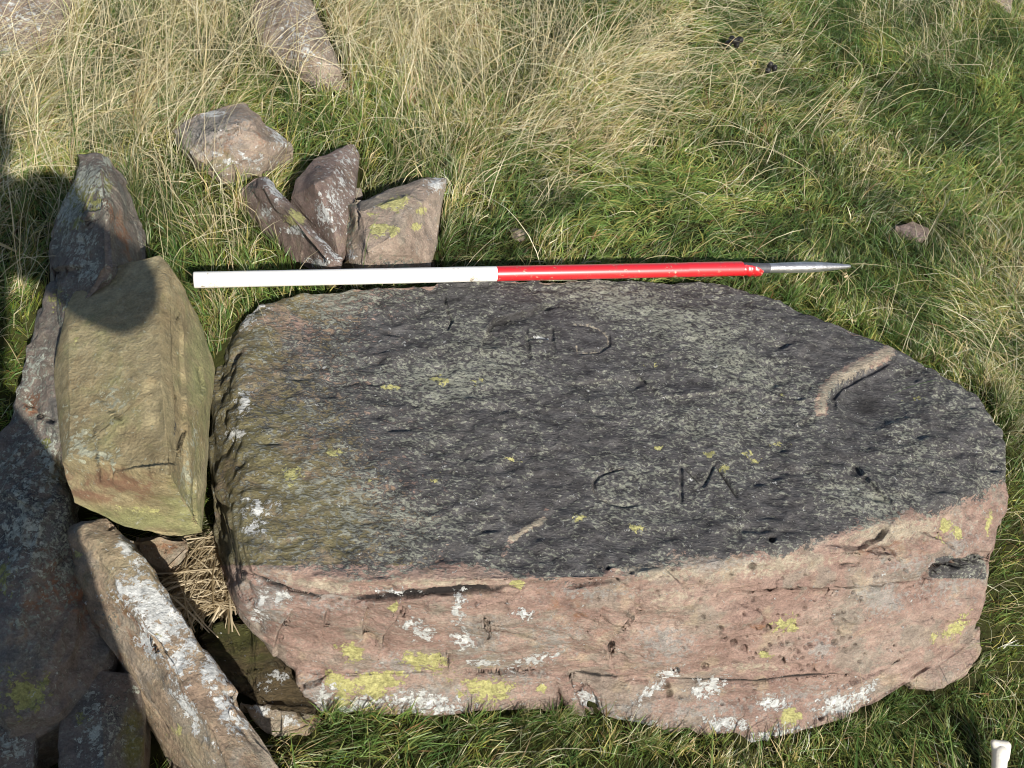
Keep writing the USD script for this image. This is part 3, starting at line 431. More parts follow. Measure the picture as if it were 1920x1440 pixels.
# --- stones low in the gap and under the slab
gap = ats([(250, 1008, -.17), (300, 1000, -.16), (352, 1006, -.17), (355, 1030, -.175), (320, 1066, -.18), (300, 1072, -.19), (262, 1050, -.19)])
stone('gap_stone', 'small reddish stone half shaded in the gap beside the dry straw', 'stone', M_LONG, hulls=[np.vstack([gap, gap - NN * .08])], edge=.003, smooth=8, amp=.004, seed=53, features=[('pit', [(325, 1022)], 4, .003), ('pit', [(340, 1030)], 3, .003), ('pit', [(310, 1035)], 4, .003)], blobs=[('r', 320, 1040, 40, 30, 0, .6), ('g', 330, 1050, 30, 12, 0, .5)])
mossy = ats([(372, 1192, -.235), (420, 1168, -.225), (470, 1155, -.22), (640, 1180, -.23), (700, 1330, -.275), (600, 1352, -.275), (545, 1350, -.275), (480, 1318, -.265), (420, 1270, -.255)])
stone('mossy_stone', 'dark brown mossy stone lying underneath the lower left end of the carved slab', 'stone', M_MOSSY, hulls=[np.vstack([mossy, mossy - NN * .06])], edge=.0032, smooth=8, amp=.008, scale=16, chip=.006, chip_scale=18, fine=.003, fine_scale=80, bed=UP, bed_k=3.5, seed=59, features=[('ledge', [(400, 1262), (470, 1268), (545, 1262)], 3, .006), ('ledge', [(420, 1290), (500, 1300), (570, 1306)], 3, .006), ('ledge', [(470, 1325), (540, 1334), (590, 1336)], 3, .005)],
      blobs=[('g', 440, 1190, 70, 40, 20, 1.0), ('g', 470, 1240, 80, 40, 20, .6), ('w', 520, 1270, 20, 10, -20, .8), ('w', 500, 1285, 16, 7, 0, .7)])
under = ats([(450, 1318, -.275), (500, 1326, -.27), (560, 1358, -.272), (650, 1345, -.282), (640, 1375, -.285), (600, 1398, -.29), (545, 1398, -.29), (500, 1375, -.285)])
stone('footing_stone', 'pale pink stone with one yellow lichen spot below the mossy stone', 'stone', M_LONG, hulls=[np.vstack([under, under - NN * .06])], edge=.003, smooth=8, amp=.005, seed=61, blobs=[('y', 608, 1382, 9, 17, 10, 1.0), ('w', 545, 1355, 16, 8, 20, .8), ('w', 490, 1330, 20, 10, 20, .8), ('r', 620, 1365, 30, 20, 0, .5)])
right_foot = ats([(1690, 1240, -.27), (1760, 1210, -.262), (1835, 1176, -.25), (1838, 1215, -.27), (1812, 1262, -.285), (1755, 1290, -.295), (1712, 1285, -.295)])
stone('footing_stone', 'low pink stone half buried in grass under the right end of the carved slab', 'stone', M_SLAB, hulls=[np.vstack([right_foot, right_foot - NN * .05])], edge=.004, smooth=8, amp=.005, seed=67)
for label, pts, sd in (('small reddish stone in the grass at the photo bottom edge, left of centre', [(712, 1452, -.30), (722, 1422, -.285), (740, 1414, -.28), (764, 1424, -.285), (770, 1450, -.30)], 71),
                       ('dark brown stone below the carved slab right half at the photo bottom edge', [(1240, 1462, -.31), (1255, 1425, -.30), (1290, 1416, -.295), (1325, 1422, -.30), (1338, 1462, -.31)], 73)):
    p = ats(pts)
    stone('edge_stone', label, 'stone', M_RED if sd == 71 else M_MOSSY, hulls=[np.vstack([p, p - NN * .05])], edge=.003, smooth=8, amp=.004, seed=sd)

# --- the stones behind the pole
def mid(pts, drop, ex=(), **kw):
    p = ats(pts); q = [p, p - NN * drop]
    if len(ex): q.append(ats(ex))
    return np.vstack(q)
s1 = mid([(326, 244, -.0), (366, 210, .02), (440, 208, .03), (455, 194, .035), (490, 218, .03), (548, 268, .0), (552, 282, -.02), (500, 312, -.02), (420, 326, -.01), (360, 296, -.005)], .08, [(440, 235, .06), (470, 240, .055), (400, 250, .04), (500, 265, .04)])
stone('field_stone', 'broad grey and pink stone behind the pole, uppermost of the loose group', 'stone', M_TAN, hulls=[s1], edge=.004, smooth=13, amp=.006, scale=14, chip=.004, seed=79, features=[('ledge', [(470, 228), (430, 248), (390, 272), (360, 282)], 4, -.010)],
      blobs=[('w', 395, 214, 26, 7, 0, .9), ('w', 525, 255, 14, 22, -40, .75), ('k', 380, 250, 50, 30, -20, .45), ('q', 390, 245, 70, 40, -20, .9), ('r', 460, 270, 60, 30, 0, .55), ('g', 420, 300, 60, 20, 0, .5), ('w', 450, 300, 70, 16, 0, .5)])
s2 = mid([(452, 352, -.01), (478, 332, .01), (500, 332, .02), (530, 362, .02), (600, 430, .02), (640, 485, .01), (636, 503, .0), (602, 503, -.02), (560, 478, -.03), (500, 410, -.03), (462, 376, -.03)], .08, [(500, 355, .04), (560, 420, .045), (615, 485, .03)])
stone('field_stone', 'narrow brown stone streaked white, pointing at the white end of the pole', 'stone', M_RED, hulls=[s2], edge=.003, smooth=13, amp=.005, chip=.004, seed=83, blobs=[('w', 515, 352, 12, 24, -40, 1), ('w', 604, 445, 8, 42, -35, 1.0), ('w', 560, 432, 24, 8, 10, .85), ('w', 600, 490, 24, 10, 0, .7), ('y', 556, 410, 20, 18, 0, .8), ('w', 500, 398, 12, 10, 0, .75), ('k', 470, 350, 14, 14, 0, .6)])
s3 = mid([(546, 368, .0), (552, 335, .02), (590, 298, .03), (640, 280, .02), (664, 270, .0), (676, 290, -.01), (670, 330, .01), (668, 370, .01), (650, 420, .0), (648, 465, -.01), (636, 482, -.02), (600, 430, -.02), (562, 392, -.02)], .08, [(590, 345, .07), (620, 330, .06), (620, 400, .04)])
stone('field_stone', 'smooth reddish brown stone wedged between two lichened stones behind the pole', 'stone', M_RED, hulls=[s3], edge=.004, smooth=24, amp=.006, scale=10, chip=.0015, seed=89, blobs=[('w', 610, 400, 14, 22, 0, .85), ('w', 640, 335, 10, 24, -20, .6), ('r', 580, 350, 40, 30, 0, .3), ('w', 630, 370, 30, 60, 10, .5), ('w', 655, 300, 16, 20, 0, .6), ('k', 590, 315, 30, 14, -20, .45)])
s4 = mid([(643, 420, .0), (648, 380, .02), (700, 366, .035), (770, 348, .03), (800, 334, .03), (836, 336, .02), (834, 352, .01), (815, 400, .0), (808, 500, -.02), (700, 505, -.02), (656, 488, -.02), (646, 460, -.01)], .08, [(672, 392, .05), (762, 368, .06), (790, 380, .05), (740, 440, .05), (690, 470, .03)])
stone('field_stone', 'pale square stone with yellow green lichen rings right above the white pole half', 'stone', M_TAN, hulls=[s4], edge=.0032, smooth=13, amp=.005, chip=.003, seed=97, features=[('crack', [(668, 372), (672, 400), (670, 430)], 3, .004)],
      blobs=[('y', 745, 378, 22, 12, -20, .9), ('y', 722, 388, 18, 9, -20, .8), ('y', 712, 430, 16, 13, 0, .95), ('y', 736, 436, 13, 10, 0, .9), ('y', 780, 425, 10, 9, 0, .9), ('y', 790, 395, 12, 10, 0, .7), ('y', 700, 402, 20, 6, 0, .7), ('w', 818, 344, 16, 12, 0, .95), ('w', 660, 480, 12, 8, 0, .7), ('k', 655, 420, 10, 50, 0, .6), ('g', 660, 410, 16, 50, 0, .5), ('k', 730, 495, 70, 10, 0, .5)])
s5 = mid([(650, 372, -.02), (660, 352, -.01), (676, 354, -.01), (680, 372, -.02)], .05)
stone('field_stone', 'little dark stone chip showing between the reddish stone and the square pale one', 'stone', M_GREY, hulls=[s5], edge=.003, smooth=5, amp=.003, seed=101)
s6 = mid([(640, 500, -.03), (660, 482, -.02), (740, 490, -.015), (812, 486, -.02), (818, 508, -.03), (700, 512, -.03)], .05)  # dark piece added where only the shade beside the pole falls
stone('field_stone', 'low dark piece standing in for the shade between the square pale stone and the pole', 'stone', M_MOSSY, hulls=[s6], edge=.003, smooth=5, amp=.003, seed=103)
s7 = mid([(470, 20, .01), (500, -40, .02), (560, -60, .02), (600, 60, .03), (640, 130, .02), (655, 160, -.0), (600, 165, -.0), (540, 120, .01), (490, 80, .01)], .08, [(540, 20, .055), (580, 90, .05)])
stone('field_stone', 'long pale grey stone half overgrown by straw coloured grass at the photo top edge', 'stone', M_TAN, hulls=[s7], edge=.005, smooth=30, amp=.006, seed=107, blobs=[('w', 560, 60, 60, 70, 0, .45)])
s8 = mid([(-60, 60, .0), (-40, -40, .02), (60, -60, .03), (140, -10, .02), (110, 70, .0), (40, 110, -.01), (-30, 110, -.02)], .08, [(20, 0, .04), (70, 20, .03)])
stone('field_stone', 'pale stone showing through long dry grass in the top left corner', 'stone', M_TAN, hulls=[s8], edge=.005, smooth=30, amp=.006, seed=109, blobs=[('w', 10, 95, 30, 14, 0, .9), ('w', 40, 30, 80, 50, 0, .45)])
s9 = mid([(1842, 40, -.0), (1846, -10, .03), (1870, -30, .03), (1898, 0, .03), (1890, 50, .0)], .08)
stone('field_stone', 'greyish stone peeping out of tall pale grass in the top right corner', 'stone', M_TAN, hulls=[s9], edge=.005, smooth=8, amp=.004, seed=113)
s10 = mid([(938, 450, -.04), (950, 418, -.032), (985, 414, -.032), (1000, 440, -.032), (1000, 470, -.04), (960, 470, -.04)], .05, [(972, 438, -.021)])
stone('field_stone', 'small brownish stone sunk in grass above the join of white and red', 'stone', M_TAN, hulls=[s10], edge=.003, smooth=24, amp=.003, seed=127)
s11 = mid([(1680, 424, -.022), (1712, 412, -.014), (1744, 427, -.014), (1734, 446, -.020), (1702, 444, -.024)], .05)
stone('field_stone', 'small pink brown stone in the grass at the right, beyond the pole tip', 'stone', M_RED, hulls=[s11], edge=.003, smooth=24, amp=.003, seed=131)

# ------------------------------------------------------------------ the ranging pole
def lathe(profile, p, axis, seg=40, cap=True):
    """A turned solid: profile of (distance along the axis, radius) from p."""
    axis = axis / np.linalg.norm(axis); x = np.cross(axis, [0, 0, 1.0]); x /= np.linalg.norm(x); y = np.cross(axis, x)
    ang = np.arange(seg) / seg * 2 * np.pi; pr = list(profile)
    v = np.vstack([p + axis * s + r * (np.cos(ang)[:, None] * x + np.sin(ang)[:, None] * y) for s, r in pr])
    f = []
    for i in range(len(pr) - 1):
        for j in range(seg):
            k = (j + 1) % seg; f += [(i * seg + j, i * seg + k, (i + 1) * seg + k), (i * seg + j, (i + 1) * seg + k, (i + 1) * seg + j)]
    for ring, flip in ((0, True), (len(pr) - 1, False)):
        c = len(v); v = np.vstack([v, v[ring * seg:(ring + 1) * seg].mean(0)])
        for j in range(seg):
            k = (j + 1) % seg; t = (ring * seg + j, ring * seg + k, c); f.append(t[::-1] if flip else t)
    return trimesh.Trimesh(v, np.array(f), process=False)

M_WHITE = usdkit.material(stage, L + 'white_gloss_paint', {
    'geo': ('geometry', {}), 'n': ('noise_texture', {'scale': 140, 'detail': 6, 'roughness': .72, 'distortion': .4}), 'w': ('noise_texture', {'scale': 14, 'detail': 4}), 's': ('math', {'math_type': 'multiply_add', 'value2': .45}),
    'r': ('rgb_ramp', {'ramp': [(.0, (.80, .79, .76)), (.82, (.79, .78, .74)), (.89, (.62, .58, .50)), (.95, (.34, .29, .22)), (1, (.2, .16, .12))]}), 'p': ('principled_bsdf', {'roughness': .34})},
    [('geo.position', 'n.vector'), ('geo.position', 'w.vector'), ('w.fac', 's.value1'), ('n.fac', 's.value3'), ('s.value', 'r.fac'), ('r.color', 'p.base_color')], surface='p.BSDF')
M_REDP = usdkit.material(stage, L + 'red_gloss_paint', {
    'geo': ('geometry', {}), 'n': ('noise_texture', {'scale': 160, 'detail': 5, 'roughness': .7}), 'w': ('noise_texture', {'scale': 18, 'detail': 3}), 's': ('math', {'math_type': 'multiply_add', 'value2': .35}),
    'r': ('rgb_ramp', {'ramp': [(.0, (.52, .009, .012)), (.70, (.58, .012, .018)), (.80, (.34, .02, .02)), (.84, (.60, .26, .18)), (1, (.7, .5, .4))]}), 'p': ('principled_bsdf', {'roughness': .34, 'specular_ior_level': .8, 'coat_weight': 1.0, 'coat_roughness': .3})},
    [('geo.position', 'n.vector'), ('geo.position', 'w.vector'), ('w.fac', 's.value1'), ('n.fac', 's.value3'), ('s.value', 'r.fac'), ('r.color', 'p.base_color')], surface='p.BSDF')
M_STEEL = plain('worn_steel', (.46, .46, .47), rough=.38, metallic=.85, vary=.25, scale=60, bump=.35, bscale=400)
M_IRON = plain('dark_socket', (.10, .10, .11), rough=.5, metallic=.4, vary=.3, scale=90)
PR = .0131
POLE_AX = E1
PO = _p0
pole = UsdGeom.Xform.Define(stage, '/World/ranging_pole')
tag(pole, 'white and red ranging pole with steel spike lying along the carved slab back edge', 'ranging pole')
put('white_band', lathe([(0, PR * .8), (.0012, PR * .96), (.003, PR), (.4995, PR)], PO, POLE_AX), M_WHITE, '/World/ranging_pole', smooth=40)
put('red_band', lathe([(.5, PR + .0002), (.86, PR + .0002), (.8605, PR + .0006), (.972, PR + .0006), (.9735, PR)], PO, POLE_AX), M_REDP, '/World/ranging_pole', smooth=40)
put('socket', lathe([(.972, PR * .86), (.985, PR * .84), (1.012, PR * .74), (1.03, PR * .72)], PO, POLE_AX), M_IRON, '/World/ranging_pole', smooth=40)
# the loose flap of red coating over the socket, on its lower side
fl, ff = [], []
for i, s in enumerate(np.linspace(.9725, 1.012, 12)):
    half = math.radians(88) * (1 - .55 * (i / 11) ** 2); r = PR * (1.0 + .18 * (i / 11)) + .0012 * math.sin(i * 1.7)
    for j, a in enumerate(np.linspace(-half, half, 14)):
        y = np.cross(POLE_AX, [0, 0, 1.0]); y /= np.linalg.norm(y); z = np.cross(y, POLE_AX); ang = a - math.radians(20)
        fl.append(PO + POLE_AX * s + (r + .0006 * math.sin(j * 1.9 + i)) * (math.cos(ang) * y + math.sin(ang) * z))
for i in range(11):
    for j in range(13): q = i * 14 + j; ff.append((q, q + 1, q + 15, q + 14))
flap = trimesh.Trimesh(np.array(fl), np.vstack([np.array(ff)[:, [0, 1, 2]], np.array(ff)[:, [0, 2, 3]]]), process=False)
inner = flap.copy(); inner.vertices = inner.vertices + flap.vertex_normals * .0009; inner.invert()
put('torn_flap', trimesh.util.concatenate([flap, inner]), M_REDP, '/World/ranging_pole', smooth=True)
put('spike', lathe([(1.02, .0086), (1.035, .0090), (1.07, .0100), (1.10, .0106), (1.125, .0102), (1.15, .0086), (1.18, .0062), (1.20, .0042), (1.207, .0030), (1.209, .001)], PO, POLE_AX), M_STEEL, '/World/ranging_pole', smooth=40)

# ------------------------------------------------------------------ small things lying about
M_BONE = plain('bleached_bone', (.72, .69, .60), rough=.5, vary=.15, scale=70, bump=.2)
M_DUNG = plain('sheep_dung', (.012, .011, .010), rough=.45, vary=.3, scale=200, bump=.4)
M_MUSH = plain('pale_cap', (.55, .40, .26), rough=.6, vary=.2, scale=150)
b0, b1 = at(1876, 1398, -.255), at(1868, 1520, -.30)
lumps = [(b0 + o, r) for o, r in ((RT * -.0105 + UP * .004, .0055), (RT * .009, .0075), (UP * .001 - RT * .001, .007), (-UP * .016 + RT * .001, .0125))]
body = manifold3d.Manifold.hull_points(np.vstack([c + trimesh.creation.icosphere(2, r).vertices for c, r in lumps]))
shaft = manifold3d.Manifold.hull_points(np.vstack([trimesh.creation.icosphere(2, .0122).vertices + b0 + (b1 - b0) * .10, trimesh.creation.icosphere(2, .0105).vertices + b0 + (b1 - b0) * .6]))
end = manifold3d.Manifold.hull_points(np.vstack([trimesh.creation.icosphere(2, .0105).vertices + b0 + (b1 - b0) * .6, trimesh.creation.icosphere(2, .012).vertices + b1]))
bone = (body + shaft + end).refine_to_length(.0025).to_mesh()
bone = trimesh.Trimesh(bone.vert_properties[:, :3], bone.tri_verts, process=True); trimesh.smoothing.filter_taubin(bone, iterations=10)
tag(put('bone', bone, M_BONE), 'bleached white animal bone standing out of the grass at the bottom right corner', 'bone')
def dung(label, spots, r, sd):
    rg = np.random.default_rng(sd)
    x = UsdGeom.Xform.Define(stage, fresh('/World', 'sheep_dropping')); tag(x, label, 'sheep dropping')
    for u, v, h in spots:
        m = trimesh.creation.icosphere(3, 1.0); m.vertices = m.vertices * (r * rg.uniform(.8, 1.2, 3)) * (1 + .25 * (meshkit.fbm(m.vertices * 2.2 + sd, 3) - .5))[:, None] + at(u, v, h)
        put('pellet', m, M_DUNG, str(x.GetPath()))
dung('black sheep droppings lying on the grass near the photo top edge', [(1366, 82, .03), (1376, 76, .04), (1387, 75, .035), (1381, 84, .03), (1372, 73, .03)], .0085, 1)
dung('darker lone dropping sunk in grass lower right of the first black droppings', [(1444, 122, .02), (1452, 128, .016), (1440, 132, .014)], .008, 2)
cap = trimesh.creation.icosphere(3, 1.0); cap.vertices = cap.vertices * [.006, .006, .0045] + at(1584, 516, -.008)
stem = lathe([(0, .002), (.02, .0016)], at(1584, 516, -.028), NN, seg=10)
mush = UsdGeom.Xform.Define(stage, '/World/mushroom'); tag(mush, 'tiny pale mushroom in the grass just below the steel tip of the pole', 'mushroom')
put('cap', cap, M_MUSH, '/World/mushroom'); put('stem', stem, M_MUSH, '/World/mushroom')

# ------------------------------------------------------------------ grass
HBOX = []
for eq in HULLS: HBOX.append(eq)
def inside_any(p, slack=.0):
    """Whether points lie inside a stone."""
    out = np.zeros(len(p), bool)
    for eq in HBOX:
        todo = np.nonzero(~out)[0]
        q = p[todo]; ok = np.ones(len(q), bool)
        for k in range(len(eq)):
            if not ok.any(): break
            j = np.nonzero(ok)[0]
            ok[j] = q[j] @ eq[k, :3] + eq[k, 3] < slack
        out[todo[ok]] = True
    return out

def regions(uv):
    """What grows where, measured on the photograph: how dry, how long and how thick on the ground (0..1 each)."""
    u, v = uv[:, 0], uv[:, 1]
    def spot(x, y, rx, ry): return np.exp(-((u - x) / rx) ** 2 - ((v - y) / ry) ** 2)
    dry = .34 + .5 * spot(150, 120, 330, 240) + .45 * spot(640, 90, 330, 120) + .35 * spot(880, 120, 180, 160) + .3 * spot(1250, 120, 260, 120) + .22 * spot(1100, 280, 160, 80) + .2 * spot(1600, 130, 260, 160) + .3 * spot(1880, 680, 130, 300) + .3 * spot(420, 420, 130, 120) + .1 * spot(760, 270, 160, 60) - .35 * spot(1360, 340, 190, 110) - .22 * spot(1820, 290, 140, 160) - .2 * spot(1120, 60, 90, 70) - .15 * spot(1040, 430, 140, 80) + .12 * spot(1560, 270, 200, 60) - .02 * spot(1100, 1380, 500, 80) + .25 * spot(1850, 1190, 90, 60) + .2 * spot(620, 60, 200, 80)
    n = meshkit.fbm(np.c_[u / 170, v / 120, np.zeros(len(u))], 3, 77)
    tuft = meshkit.fbm(np.c_[u / 60, v / 42, np.zeros(len(u)) + 3], 2, 78)
    dry = np.clip(dry - .10 + (n - .5) * .95 + (tuft - .5) * .7, 0, 1)
    long_ = np.clip(.25 + .75 * spot(160, 120, 420, 260) + .6 * spot(700, 120, 380, 160) + .45 * spot(1000, 160, 300, 160) + .35 * spot(1900, 650, 160, 350) + .35 * spot(1800, 60, 250, 120) + .3 * spot(380, 430, 110, 110) + .3 * spot(60, 500, 110, 300) - .1 * spot(1100, 1400, 500, 80), .12, 1)
    return dry, long_

def grow(name, label, count, sd, length, width, lean, kind, segs=3, area=(-1.0, 2.9, -1.35, 1.75), flow=.5, keep=None, base=None, curl=.35, wmin=.12):
    r = np.random.default_rng(sd)
    a, b = r.uniform(area[0], area[1], count), r.uniform(area[2], area[3], count)
    # clumping: tufts draw their blades together
    ca, cb = meshkit.noise(np.c_[a * 16, b * 16, a * 0], sd) - .5, meshkit.noise(np.c_[a * 16, b * 16, a * 0 + 9], sd) - .5
    tuft_a, tuft_b = (np.floor(a * 17) + .5 + ca * .8) / 17, (np.floor(b * 17) + .5 + cb * .8) / 17
    pull = r.uniform(0, .75, count) if kind != 'moss' else np.zeros(count)
    ra, rb = a + (tuft_a - a) * pull, b + (tuft_b - b) * pull
    root = world(ra, rb, turf(ra, rb) - .004); uv = project(root)
    seen_ = (uv[:, 0] > -260) & (uv[:, 0] < 2180) & (uv[:, 1] > -330) & (uv[:, 1] < 1640)
    dry, lng_ = regions(uv)
    ok = seen_ & (keep(uv, dry, lng_, r) if keep else True)
    a, b, ra, rb, root, uv, dry, lng_ = (x[ok] for x in (a, b, ra, rb, root, uv, dry, lng_))
    ok = ~inside_any(root + NN * .012, .004)
    a, b, ra, rb, root, uv, dry, lng_ = (x[ok] for x in (a, b, ra, rb, root, uv, dry, lng_))
    n = len(a)
    ln = r.uniform(*length, n) * (.55 + .75 * lng_) * (1 if kind != 'moss' else 1)
    # which way the blades lie: combed up and to the right, swirling from tuft to tuft, spreading from the tuft's middle
    sw = (meshkit.fbm(np.c_[a * 2.3, b * 2.3, a * 0], 2, 31) - .5) * 5.0 + (meshkit.noise(np.c_[a * 9, b * 9, a * 0], 33) - .5) * 2.2
    uu, vv = uv[:, 0], uv[:, 1]
    comb = math.radians(46) + math.radians(20) * np.exp(-((uu - 200) / 300) ** 2 - (vv / 400) ** 2) + math.radians(75) * np.exp(-((uu - 900) / 110) ** 2 - ((vv - 120) / 150) ** 2) + math.radians(62) * np.exp(-((uu - 1870) / 150) ** 2 - ((vv - 700) / 260) ** 2) - math.radians(22) * np.exp(-((uu - 1250) / 300) ** 2 - ((vv - 330) / 160) ** 2)
    base_dir = comb + sw * .55 + r.normal(0, .28, n); base_dir = np.where(r.random(n) < .16, base_dir + math.pi, base_dir)
    out = np.arctan2(b - tuft_b[:0].sum() - rb, a - ra + 1e-9)
    free = r.uniform(0, 2 * np.pi, n)
    th = np.where(r.random(n) < flow, base_dir, free)
    d = np.cos(th)[:, None] * E1 + np.sin(th)[:, None] * E2
    le = np.clip(r.normal(lean[0], lean[1], n), .05, 1.25)[:, None]
    side = np.cross(d, NN); bend = r.normal(0, curl * .35, n)[:, None]
    P0 = root; P1 = root + (NN * (1 - .35 * le) + d * le * .35) * ln[:, None] * .5
    tip_h = np.maximum(1 - le ** 1.4, .06 + .12 * r.random((n, 1)))
    P2 = root + (NN * tip_h * .85 + d * le * .95 + side * bend) * ln[:, None]
    t = np.linspace(0, 1, segs + 1)[None, :, None]
    c = (1 - t) ** 2 * P0[:, None] + 2 * t * (1 - t) * P1[:, None] + t ** 2 * P2[:, None]
    if kind != 'moss':
        k1 = r.normal(0, .035, (n, 1, 3)) * ln[:, None, None]; c = c + k1 * np.sin(t * math.pi) + r.normal(0, .0008, (n, segs + 1, 3)) * t
        kink = (r.random((n, 1, 1)) < .16) * np.clip(t - r.uniform(.35, .75, (n, 1, 1)), 0, 1) * r.normal(0, .7, (n, 1, 3)); c = c + kink * ln[:, None, None] - NN * (kink * NN).sum(-1, keepdims=True) * ln[:, None, None] * .6
    # nothing pokes through a stone
    hit = inside_any(c[:, -1], .003) | inside_any(c[:, (segs + 1) // 2], .003)
    q = ~hit; c, dry, lng_, ln, uv = c[q], dry[q], lng_[q], ln[q], uv[q]; n = len(c)
    tang = np.gradient(c, axis=1); face = r.normal(0, 1, (n, 1, 3)); wd = np.cross(tang, face); wd /= np.linalg.norm(wd, axis=2, keepdims=True) + 1e-9
    w = r.uniform(*width, n)[:, None] * (1 - (1 - wmin) * t[0, :, 0][None] ** 1.6) * .5
    left, right = c - wd * w[..., None], c + wd * w[..., None]
    v = np.stack([left, right], 2).reshape(n, -1, 3)
    m = 2 * (segs + 1); fs = []
    for i in range(segs): fs += [(2 * i, 2 * i + 1, 2 * i + 3), (2 * i, 2 * i + 3, 2 * i + 2)]
    f = (np.arange(n)[:, None, None] * m + np.array(fs)[None]).reshape(-1, 3)
    # blade colours
    x, y = r.random((n, 1)), r.random((n, 1))
    green = np.array([.074, .165, .034]) * (1 - x) + np.array([.205, .285, .082]) * x
    lush = np.array([.030, .090, .022]); olive = np.array([.29, .285, .09]); straw = np.array([.52, .43, .22]); pale = np.array([.80, .73, .52]); brown = np.array([.22, .13, .06])
    dead = straw * (1 - y) + pale * y
    if kind == 'green': pd_ = np.clip(dry * .55 - .12, 0, .5)
    elif kind == 'mixed': pd_ = np.clip(dry * .85 + .04, 0, .85)
    elif kind == 'dead': pd_ = np.full(n, .94)
    else: pd_ = np.zeros(n)
    pick = r.random(n)
    col = np.where((pick < pd_)[:, None], dead, green)
    col = np.where(((pick >= pd_) & (r.random(n) < .22 + .3 * dry))[:, None], olive * (.7 + .6 * y), col)
    col = np.where((r.random(n) < (.025 if kind != 'moss' else 0))[:, None], brown, col)
    if kind == 'moss': col = np.array([.11, .165, .022]) * (.5 + .9 * x) + np.array([.10, .05, 0]) * y * .6
    cq = np.stack([uv[:, 0] / 75, uv[:, 1] / 55, np.zeros(n)], -1); cl = meshkit.fbm(cq, 3, 55)[:, None] - .5
    if kind != 'dead': col = col * np.clip(1 + 1.9 * cl, .42, 1.7) * np.where(cl > 0, np.array([1.08, 1, .95]), np.array([.95, 1.03, 1.0]))
    if base is not None: col = np.array(base) * (.65 + .7 * x)
    g = np.repeat(col[:, None] * (1 + .12 * r.normal(0, 1, (n, 1, 1))), m, 1)
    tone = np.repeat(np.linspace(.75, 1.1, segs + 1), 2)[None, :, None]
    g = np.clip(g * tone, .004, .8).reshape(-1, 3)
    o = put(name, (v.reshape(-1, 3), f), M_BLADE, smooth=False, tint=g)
    return tag(o, label, 'grass', kind='stuff'), n

def near_px(uv, pts, R): return polyline_near(uv, pts)[0] < R
counts = []
counts.append(grow('moss', 'short green moss and turf at the roots of the grass', 420000, 201, (.012, .034), (.0015, .0030), (.7, .3), 'moss', segs=1, flow=.3, wmin=.35)[1])
counts.append(grow('short_grass', 'short green grass covering the hillside around the stones', 420000, 202, (.03, .085), (.0012, .0030), (.78, .28), 'green', segs=2, flow=.6, keep=lambda uv, d, l, r: r.random(len(uv)) < (.95 - .4 * d))[1])
counts.append(grow('mixed_grass', 'fine wind combed grass, half green and half straw coloured', 290000, 203, (.045, .12), (.0007, .0016), (.95, .22), 'mixed', segs=3, flow=.74, curl=.25, keep=lambda uv, d, l, r: r.random(len(uv)) < (.38 + .6 * d) * np.where(uv[:, 1] > 1180, .6, 1))[1])
counts.append(grow('long_dry_grass', 'long bleached grass blades bending over the turf and the stones', 64000, 204, (.12, .34), (.0007, .0016), (.7, .25), 'dead', segs=6, flow=.66, curl=.35, keep=lambda uv, d, l, r: r.random(len(uv)) < np.clip(d * l * 1.1 + .03, 0, 1) * np.where(uv[:, 1] > 1100, .6, 1))[1])
edges = [[(620, 1350), (800, 1352), (1050, 1348), (1110, 1374), (1270, 1416), (1400, 1428), (1560, 1386), (1650, 1346), (1705, 1290), (1830, 1262)], [(1425, 528), (1470, 522), (1520, 516), (1580, 508)], [(352, 306), (430, 334), (540, 306)], [(455, 388), (510, 442), (575, 498)], [(820, 505), (835, 400), (842, 350)], [(1400, 540), (1520, 580), (1650, 620), (1720, 672), (1800, 700), (1860, 748), (1902, 820)], [(400, 640), (430, 590), (490, 552)], [(270, 500), (262, 400), (236, 330)]]
def by_edges(uv, d, l, r):
    near = np.zeros(len(uv), bool)
    for e in edges: near |= polyline_near(uv, e)[0] < 15
    return near & (r.random(len(uv)) < .8)
counts.append(grow('edge_grass', 'upright grass blades growing up against the stones and the pole spike', 330000, 205, (.045, .10), (.0009, .0024), (.38, .2), 'mixed', segs=3, flow=.5, curl=.3, area=(-.35, 1.55, -1.05, .55), keep=by_edges)[1])
